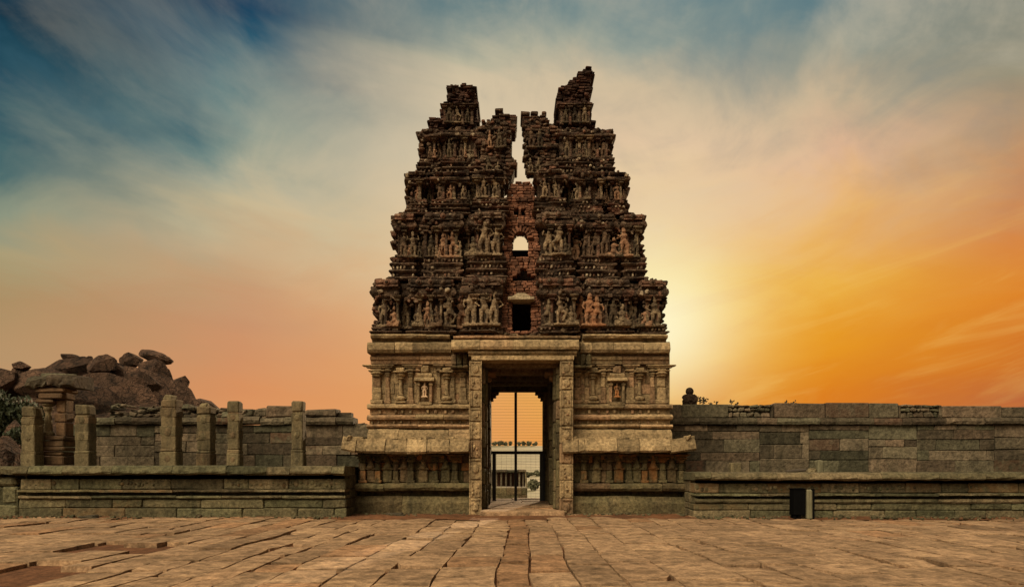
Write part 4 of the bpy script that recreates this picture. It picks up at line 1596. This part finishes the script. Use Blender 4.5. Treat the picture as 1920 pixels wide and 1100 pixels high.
pillar(61, 762, 26, 20.0, 'leftmost plain square pillar with a flat top, left of the pillar carrying a slab')
pillar(161, 759, 26, 20.2, 'plain square pillar standing just right of the pillar that carries a roof slab')
pillar(321, 741, 29, 20.3, 'thick pale brown pillar with a chipped top, standing against the rocky hill', broken=.06, lean=.012)
pillar(387, 757, 26, 21.8, 'grey rounded pillar set furthest back, in shade beside a dark gap in the wall', broken=.05)
pillar(441, 752, 22, 20.0, 'narrow pillar with a square head against the sky, fifth plain pillar from the left')
pillar(560, 752, 22, 19.7, 'pillar with a square head nearest the tower, last of the row')


def carved_column():
    Y = 20.6
    z0 = TL - .05
    z = lambda py: PZ(py, Y)
    p = empty('carved_column', (PX(108, Y), Y, z0), 'reddish carved column with a slender colonnette in front, carrying a broken roof slab', 'pillar', 'broken pillars on the left plinth')
    mb = MB()
    x0, x1 = PX(85, Y), PX(130, Y)
    for a, b, e in ((871, 855, .03), (854, 846, -.03), (845, 838, .04), (837, 826, .0), (825, 818, .05)):
        mb.stone(x0 - e, x1 + e, Y - .3 - e, Y + .35, z(a), z(b), .03, .01)
    mb.build('base', M['warm_pillar'], p)
    mb = MB()
    for a, b, k in ((818, 792, 0), (791, 775, .03), (774, 750, 0), (749, 735, .04)):
        mb.stone(PX(110, Y) - k, PX(129, Y) + k, Y - .15 - k, Y + .25, z(a), z(b), .03, .008)
    mb.build('shaft', M['warm_pillar'], p)
    mb = MB()
    x = PX(96, Y)
    mb.lathe(x, Y - .12, [(.16, z(818)), (.17, z(812)), (.11, z(808)), (.10, z(790)), (.075, z(775)), (.085, z(772)), (.13, z(768)), (.14, z(765)), (.09, z(763)), (.17, z(760)), (.18, z(758))], 12)
    mb.build('colonnette', M['pillar'], p)
    mb = MB()
    for a, b, x0, x1 in ((757, 749, 80, 112), (748, 738, 86, 129), (737, 728, 80, 134)):
        mb.stone(PX(x0, Y), PX(x1, Y), Y - .35, Y + .35, z(a), z(b), .04, .012)
    mb.build('capital', M['warm_pillar'], p)
    mb = MB()
    zz = [(-.3, z(727.5)), (.1, z(727.2)), (.16, z(724)), (.15, z(714)), (.06, z(708)), (-.3, z(703))]
    mb.piece(PX(66, Y), PX(104, Y), Y - .3, zz, .8, .04, .12, lift=(-.05, .01))
    mb.piece(PX(104.5, Y), PX(157, Y), Y - .3, [(a, b + .02) for a, b in zz], .8, .04, .12, lift=(.01, -.05))
    mb.stone(PX(84, Y), PX(128, Y), Y - .2, Y + .4, z(708), z(700), .06, .04)
    tag(mb.build('roof_slab', M['wall']), 'broken curved eave slab lying on top of the reddish carved column', 'stone slab')


carved_column()

# ------------------------------------------------------------------ loose things
Yp = 20.0


def loose(name, a, b, c, d, Y, z0, label, cat, ch=.03, jit=.02, mat='plinth', deep=.25, rot=None, tint=None):
    mb = MB()
    mb.stone(PX(a, Y), PX(b, Y), Y, Y + deep, z0, PZ(c, Y) if d is None else z0 + d, ch, jit, tint, rot)
    k = MB()
    o = mb.build(name, M[mat])
    return tag(o, label, cat)


loose('stone_block', 1371, 1390, 867, None, Yp, TR - .04, 'squarish pale block standing on the right plinth nearest the tower', 'stone block', .02, .008, 'pillar', tint=(.9, .3, 0))
loose('stone_block', 1534, 1546, 862, None, Yp, TR - .04, 'slim upright pale block on the right plinth, beside a heap of rubble', 'stone block', .03, .012, 'pale_post')
mb = MB()
for k in range(9):
    x = PX(U(1514, 1531), Yp)
    r = U(.04, .09)
    mb.stone(x - r, x + r, Yp + U(-.1, .1), Yp + .25, TR - .04, TR + U(.03, .12), .04, .03, None, roteul(U(-.2, .2), U(-.3, .3), U(-.5, .5)))
tag(mb.build('rubble_heap', M['pillar']), 'small heap of pale rubble left of the slim upright block on the plinth', 'rubble')
mb = MB()
mb.tube([(PX(1474, Yp), Yp, TR + .01), (PX(1492, Yp), Yp + .05, TR + .03), (PX(1512, Yp), Yp + .02, TR + .06)], [.035, .05, .03], 7)
tag(mb.build('dark_log', M['bark']), 'dark stick lying on the right plinth, left of the pale rubble', 'stick')
for a, b, Y, h, lab in ((146, 176, 18.35, .1, 'flat dark stone lying on the paving at the foot of the left plinth'), (724, 752, 19.2, .09, 'small dark stone on the paving before the tower base, left of the door')):
    mb = MB()
    mb.stone(PX(a, Y), PX(b, Y), Y, Y + .25, .02, .03 + h, .05, .03, (.1, .3, 0))
    mb.stone(PX(a + 8, Y), PX(b + 6, Y), Y - .12, Y + .1, .02, .03 + h * .5, .04, .02, (.1, .3, 0))
    tag(mb.build('fallen_stone', M['wall']), lab, 'stone')


def notice_board():
    Y = 18.2
    z = lambda py: PZ(py, Y)
    o = empty('waste_bin', (PX(1505, Y), Y, .04), 'black upright box with a pale post at its side, before the right plinth', 'bin')
    mb = MB()
    mb.stone(PX(1489, Y), PX(1511, Y), Y, Y + .32, .14, z(917), .012, .003)
    mb.stone(PX(1488, Y), PX(1512, Y), Y - .02, Y + .34, z(917) + .003, z(915), .01, .003)
    mb.build('panel', M['board'], o)
    mb = MB()
    for p in (1490, 1498):
        mb.stone(PX(p, Y), PX(p + 5, Y), Y + .04, Y + .12, .03, .137, .01, .002)
        mb.stone(PX(p, Y), PX(p + 5, Y), Y + .2, Y + .28, .03, .137, .01, .002)
    mb.build('foot', M['board'], o)
    mb = MB()
    mb.stone(PX(1512.5, Y), PX(1523.5, Y), Y - .05, Y + .1, .03, z(917), .03, .006)
    mb.build('post', M['pale_post'], o)
    mb = MB()
    mb.stone(PX(1524, Y), PX(1527, Y), Y - .02, Y + .3, .03, z(916), .006, .002)
    mb.build('back_plate', M['board'], o)


notice_board()


# ------------------------------------------------------------------ seated figure and weeds on the right wall
def wall_statue():
    Y = 23.2
    x = PX(1293, Y)
    z0 = PZ(757.8, Y) - .01
    mb = MB()
    k = .59
    mb.box(-.36, .36, -.25, .25, 0, .28)
    mb.tube([(0, 0, .2), (0, 0, .45), (0, 0, .62)], [.33, .3, .17], 12)
    for s in (-1, 1):
        mb.ball((s * .27, 0, .44), (.17, .17, .16))
        mb.tube([(s * .2, 0, .56), (s * .36, -.05, .42), (s * .3, -.2, .24)], [.11, .1, .08], 8)
        mb.tube([(s * .1, -.1, .22), (s * .36, -.16, .2), (s * .1, -.3, .16)], [.12, .11, .08], 8)
    mb.ball((0, 0, .78), (.235, .22, .235), 12, 8)
    mb.ball((0, -.19, .77), (.04, .05, .05))
    me = mb.mesh('t', None)
    ob = bpy.data.objects.new('t', me)
    COL.objects.link(ob)
    md = ob.modifiers.new('r', 'REMESH')
    md.mode, md.voxel_size = 'VOXEL', .03
    dg = bpy.context.evaluated_depsgraph_get()
    out = bpy.data.meshes.new_from_object(ob.evaluated_get(dg))
    bpy.data.objects.remove(ob)
    out.name = 'seated_statue'
    for v in out.vertices:
        v.co += v.co.normalized() * .02 * nz(v.co.x, v.co.y, v.co.z, 6)
    out.materials.clear()
    out.materials.append(M['stucco'])
    out.polygons.foreach_set('use_smooth', [True] * len(out.polygons))
    o = link('seated_statue', out, (x, Y, z0))
    o.scale = (k * 1.02, k, k * .98)
    tag(o, 'small dark seated stone figure with a round head on top of the right wall', 'statue')


wall_statue()


def weed(px, h, Y, z0, label, leaves=10, spread=.1):
    mb = MB()
    x = PX(px, Y)
    for k in range(3):
        dx, dy = U(-1, 1) * spread, U(-.5, .5) * spread
        pts = [(x, Y, z0 - .02), (x + dx * .5, Y + dy, z0 + h * .55), (x + dx, Y + dy, z0 + h * U(.8, 1))]
        mb.tube(pts, [.008, .006, .003], 5)
        for q in range(leaves // 3):
            u = U(.35, 1)
            c = Vector(pts[0]).lerp(Vector(pts[2]), u) + Vector((U(-.03, .03), 0, 0))
            a = U(0, 6.28)
            L = U(.045, .09)
            d = Vector((math.cos(a) * L, U(-.5, .5) * L, math.sin(a) * L))
            n = d.cross(Vector((0, 1, .3))).normalized() * L * .35
            mb.add([tuple(c), tuple(c + d * .5 + n), tuple(c + d), tuple(c + d * .5 - n)], [(0, 1, 2, 3)])
    o = mb.build('weed', M['dry'])
    tag(o, label, 'weed', 'weeds on the top of the right wall')


zw = PZ(757.5, 23.2) - .01
weed(1318, .27, 23.2, zw, 'leafy weed sprouting on the wall right beside the seated figure', 60, .17)
weed(1334, .09, 23.2, zw, 'first tiny grass tuft right of the leafy weed on the wall', 9, .08)
weed(1345, .12, 23.2, zw, 'thin grass tuft on the wall, second right of the leafy weed', 9, .05)
weed(1371, .15, 23.2, zw, 'taller dry sprig on the wall top above the left rubble filled gap', 14, .06)
weed(1383, .08, 23.2, zw, 'short dry tuft at the right of the taller sprig on the wall top', 6, .05)
weed(1474, .10, 23.2, zw, 'left one of two small dark sprouts far along the right wall', 12, .06)
weed(1487, .10, 23.2, zw, 'right one of two small dark sprouts far along the right wall', 12, .06)


# ------------------------------------------------------------------ leafy bushes
def leaf_cloud(mb, c, r, n, size, lobes=7):
    L = [(Vector(c) + Vector((U(-1, 1) * r[0] * .6, U(-1, 1) * r[1] * .6, U(-.6, .8) * r[2] * .6)), U(.35, .6)) for _ in range(lobes)]
    for _ in range(n):
        b, k = random.choice(L)
        v = Vector((random.gauss(0, 1), random.gauss(0, 1), random.gauss(0, 1))).normalized() * (R() ** .4)
        p = b + Vector((v.x * r[0] * k, v.y * r[1] * k, v.z * r[2] * k))
        s = size * U(.6, 1.4)
        q = roteul(U(0, 6.3), U(0, 6.3), U(0, 6.3))
        mb.add([tuple(p + q @ Vector(a)) for a in ((-s, 0, 0), (0, -s * .45, 0), (s, 0, 0), (0, s * .45, 0))], [(0, 1, 2, 3)])


def bush(px, py, hw, hh, Y, n, size, label, name='bush', mat='leaf', group=None, ground=0.0):
    k = Y / F
    c = (PX(px, Y), Y, PZ(py, Y))
    b = empty(name, (c[0], Y, ground), label, 'bush' if name == 'bush' else 'tree', group)
    mb = MB()
    leaf_cloud(mb, c, (hw * k, hw * k * .8, hh * k), n, size)
    mb.build('crown' if name != 'bush' else 'foliage', M[mat], b)
    mb = MB()
    for q in range(4 if name == 'bush' else 2):
        mb.tube([(c[0] + U(-.1, .1) * hw * k, Y, ground - .1), (c[0] + U(-.3, .3) * hw * k, Y, (ground + c[2]) / 2), (c[0] + U(-.5, .5) * hw * k, Y + U(-.3, .3) * hw * k, c[2])], [.06 * hw * k + .01, .04 * hw * k, .02 * hw * k], 6)
    mb.build('stem' if name == 'bush' else 'trunk', M['bark'], b)


bush(32, 808, 62, 84, 34, 6000, .12, 'large dark green bush below the boulders at the left edge')
bush(28, 822, 24, 24, 26.5, 1500, .07, 'smaller rounded green bush in front of the large dark bush')


# ------------------------------------------------------------------ boulder hill
import bmesh


def boulder_mesh(rx, ry, rz, rough=.16, seed=0, cuts=6):
    bm = bmesh.new()
    bmesh.ops.create_icosphere(bm, subdivisions=5, radius=1)
    rr = random.Random(seed)
    pl = []
    for _ in range(cuts):
        n = Vector((rr.uniform(-1, 1), rr.uniform(-1.4, .6), rr.uniform(-.5, 1))).normalized()
        pl.append((n, rr.uniform(.58, .92)))
    off = Vector((seed * 3.1, seed * 1.7, 0))
    for v in bm.verts:
        p = v.co.copy()
        p *= 1 + rough * mn.noise(p * 1.3 + off) + rough * .35 * mn.noise(p * 3.1 + off) + rough * .14 * mn.noise(p * 9 + off) - rough * 1.1 * max(0, .16 - abs(mn.noise(Vector((p.x * 1.1, p.y * 1.1, p.z * 2.4)) + off * 2))) / .16 * .35
        for n, d in pl:
            e = p.dot(n) - d
            if e > 0:
                p -= n * e * .97
        v.co = Vector((p.x * rx, p.y * ry, p.z * rz))
    me = bpy.data.meshes.new('boulder')
    bm.to_mesh(me)
    bm.free()
    at = me.attributes.new('tint', 'FLOAT_COLOR', 'POINT')
    t = rr.random()
    at.data.foreach_set('color', [c for _ in me.vertices for c in (t, .3, 0, 1)])
    me.materials.append(M['rock'])
    return me


def boulder(px, py, hw, hh, rot, Y, label, seed, deep=.9, rough=.19, cuts=11):
    k = Y / F
    me = boulder_mesh(hw * k * 1.08, hw * k * deep, hh * k * 1.1, rough, seed, cuts)
    o = link('boulder', me, (PX(px, Y), Y, PZ(py, Y)))
    o.rotation_euler = (0, math.radians(rot), 0)
    tag(o, label, 'boulder', 'granite boulders of the left hill')


boulder(291, 669, 31, 10, 17, 72, 'tilted flat slab perched highest on the boulder hill', 3, .7, .1, 3)
boulder(247, 675, 20, 13, -4, 72.5, 'rounded block just left of the perched slab on the hilltop', 5, .8)
boulder(285, 700, 36, 26, 30, 71, 'block supporting the perched slab at the top of the hill', 7)
boulder(300, 738, 82, 34, 44, 69, 'long steep slab forming the right slope of the boulder hill', 11, .6)
boulder(192, 684, 32, 17, -12, 68.5, 'angular boulder on the ridge between the left hump and the rounded block', 73, .7, .2, 14)
boulder(262, 716, 34, 19, 24, 66.8, 'angular block bedded in the hill front under the perched slab', 79, .7, .2, 14)
boulder(128, 738, 40, 26, -14, 64, 'broken block low on the hill just right of the carved column slab', 83, .7, .2, 14)
boulder(338, 722, 17, 24, 30, 68, 'upended block high on the right slope of the boulder hill', 89, .7, .2, 14)
boulder(352, 752, 16, 42, -28, 67.5, 'narrow slab leaning at the right foot of the boulder hill', 13, .8)
boulder(215, 700, 46, 26, 14, 70.5, 'broad boulder between the hill summit ridge and the left hump', 17)
boulder(237, 740, 82, 34, 28, 66, 'big smooth slanting slab on the front of the boulder hill', 19, .5, .12)
boulder(150, 697, 66, 28, -10, 71.5, 'wide rounded hump forming the left part of the hill skyline', 23)
boulder(131, 669, 18, 6, 4, 71, 'small flat stone on the crest of the wide left hump', 29, .8)
boulder(167, 673, 9, 5, 0, 70.8, 'smallest stone on the crest, right of the small flat stone', 31, .8)
boulder(39, 685, 18, 8, 3, 66, 'small capping rock balanced on a block at the far left', 37, .8)
boulder(38, 706, 17, 17, 0, 66.2, 'upright block under the small capping rock at the far left', 41, .8)
boulder(0, 712, 50, 26, 6, 65, 'low brown boulder cut by the left edge of the photo', 43)
boulder(70, 712, 34, 26, -6, 66.5, 'squat dark boulder between the balanced block and the hump behind the carved column', 71)
boulder(92, 722, 56, 32, 8, 65.5, 'dark boulder behind the roof slab of the carved column', 47)
boulder(165, 755, 72, 34, 20, 63, 'boulder low on the hill between the carved column and the slanting slab', 53)
boulder(387, 764, 34, 17, 12, 60, 'low brown boulder between the hill and the sky, behind the grey pillar', 59)
boulder(30, 830, 24, 48, 3, 28.5, 'small pinkish boulder among the bushes by the leftmost pillar', 61)
boulder(10, 870, 30, 54, 4, 25.2, 'pale rounded rock low by the left edge below the bushes', 67)


def rocky_hill():
    mb = MB()
    vs, fs = [], []
    nx, ny = 60, 26
    for j in range(ny + 1):
        for i in range(nx + 1):
            x = -95 + 75 * i / nx
            y = 50 + 55 * j / ny
            px = x * F / max(y, 66) + HX
            e = max(0, min(1, (y - 52) / 16)) * max(0, min(1, (104 - y) / 26))
            top = PZ(700, 70) if px < 290 else PZ(700 + (px - 290) * .85, 70)
            h = max(0, top) * e * min(1, (x + 95) / 12)
            vs.append((x, y, -.6 + h * (.95 + .12 * nz(x, y, 0, .25)) + .5 * e * nz(x, y, 3, .6)))
    fs = [(j * (nx + 1) + i, j * (nx + 1) + i + 1, (j + 1) * (nx + 1) + i + 1, (j + 1) * (nx + 1) + i) for j in range(ny) for i in range(nx)]
    mb.add(vs, fs, (.3, .3, 0))
    tag(mb.build('rocky_hill', M['rock'], smooth=True, org=(-60, 75, 0)), kind='structure')


rocky_hill()


# ------------------------------------------------------------------ the view through the gate
def far_view():
    mb = MB()
    nx, ny = 50, 16
    vs = []
    for j in range(ny + 1):
        for i in range(nx + 1):
            x = -260 + 520 * i / nx
            y = 120 + 330 * j / ny
            e = min(1, max(0, (y - 130) / 220)) * min(1, max(0, (450 - y) / 60))
            w = max(0, 1 - (abs(x) / 260) ** 4)
            vs.append((x, y, -1.5 + 12.6 * e * w * (1 + .05 * nz(x, y, 0, .02)) + .4 * nz(x, y, 1, .08)))
    mb.add(vs, [(j * (nx + 1) + i, j * (nx + 1) + i + 1, (j + 1) * (nx + 1) + i + 1, (j + 1) * (nx + 1) + i) for j in range(ny) for i in range(nx)], (.5, .3, 0))
    tag(mb.build('distant_hill', M['field'], smooth=True, org=(0, 300, 0)), kind='structure')
    for p, w, h in ((938, 8, 6), (948, 4, 4), (957, 3.5, 4.5), (973, 3.5, 4), (981, 5, 5), (993, 6, 5), (1003, 5, 4.5), (927, 6, 4)):
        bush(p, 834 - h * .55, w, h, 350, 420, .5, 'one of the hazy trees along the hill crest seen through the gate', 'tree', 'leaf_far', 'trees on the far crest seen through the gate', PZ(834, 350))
    Y = 71.0
    c = empty('ruined_colonnade', (PX(955, Y), Y, -1), 'low ruined colonnade of slim pillars seen through the gate', 'colonnade')
    z = lambda py: PZ(py, Y)
    for p in (922, 931, 940, 949, 958, 966, 974, 981):
        q = MB()
        q.stone(PX(p, Y) - .09, PX(p, Y) + .09, Y - .1, Y + .1, -1.2, z(884), .03, .01)
        q.build('pillar', M['wall'], c)
    q = MB()
    q.moulding(PX(915, Y), PX(986, Y), Y - .3, [(0, z(885)), (.1, z(884)), (.1, z(881)), (0, z(880))], 3.5, .6, 1.4, jz=.03, amp=.02)
    q.build('roof_beam', M['wall'], c)
    q = MB()
    q.box(PX(912, Y), PX(986, Y), Y + 3, Y + 3.4, -1.2, z(884))
    q.build('back_wall', M['soot_brick'], c)
    q = MB()
    q.stone(PX(985, Y), PX(988, Y), Y - .3, Y + .2, -1.2, z(881), .03, .01, (1, .2, 0), Matrix.Rotation(math.radians(-4), 3, 'Y'))
    q.build('leaning_pillar', M['pillar'], c)
    Y = 44.0
    mb = MB()
    mb.ashlar(PX(905, Y), PX(989, Y), [-1.1, -.45, PZ(914, Y)], Y, .5, 1.2, thick=3, dep=.03)
    tag(mb.build('stone_platform', M['low_stone']), 'low stone platform in front of the colonnade seen through the gate', 'platform')
    for p, y0, w, h, Y in ((1003, 908, 15, 12, 66), (990, 889, 14, 5, 130), (1012, 886, 10, 6, 140), (948, 886, 16, 4, 150)):
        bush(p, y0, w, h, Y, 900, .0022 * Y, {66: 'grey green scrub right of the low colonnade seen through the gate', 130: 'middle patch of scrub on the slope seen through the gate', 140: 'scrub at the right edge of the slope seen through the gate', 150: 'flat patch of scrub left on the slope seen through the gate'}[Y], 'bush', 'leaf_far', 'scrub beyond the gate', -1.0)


far_view()



# ------------------------------------------------------------------ grit and small stones gathered at the foot of the walls
def grit():
    mb = MB()
    for k in range(700):
        x = U(-15, 16)
        front = 18.78 if (x < PX(650, 18.8) or x > PX(1301, 18.8)) else 19.85
        if PX(895, 19.3) < x < PX(1065, 19.3):
            continue
        y = front - abs(random.gauss(0, .3))
        r = U(.012, .045) * (1.6 if R() < .06 else 1)
        mb.stone(x - r, x + r, y - r, y + r, .03, .045 + r * U(.8, 1.5), r * .4, r * .3, (R() * .6, R(), 0), rotz(U(0, 3)))
    tag(mb.build('grit', M['plinth'], org=(0, 0, 0)), kind='stuff')


grit()
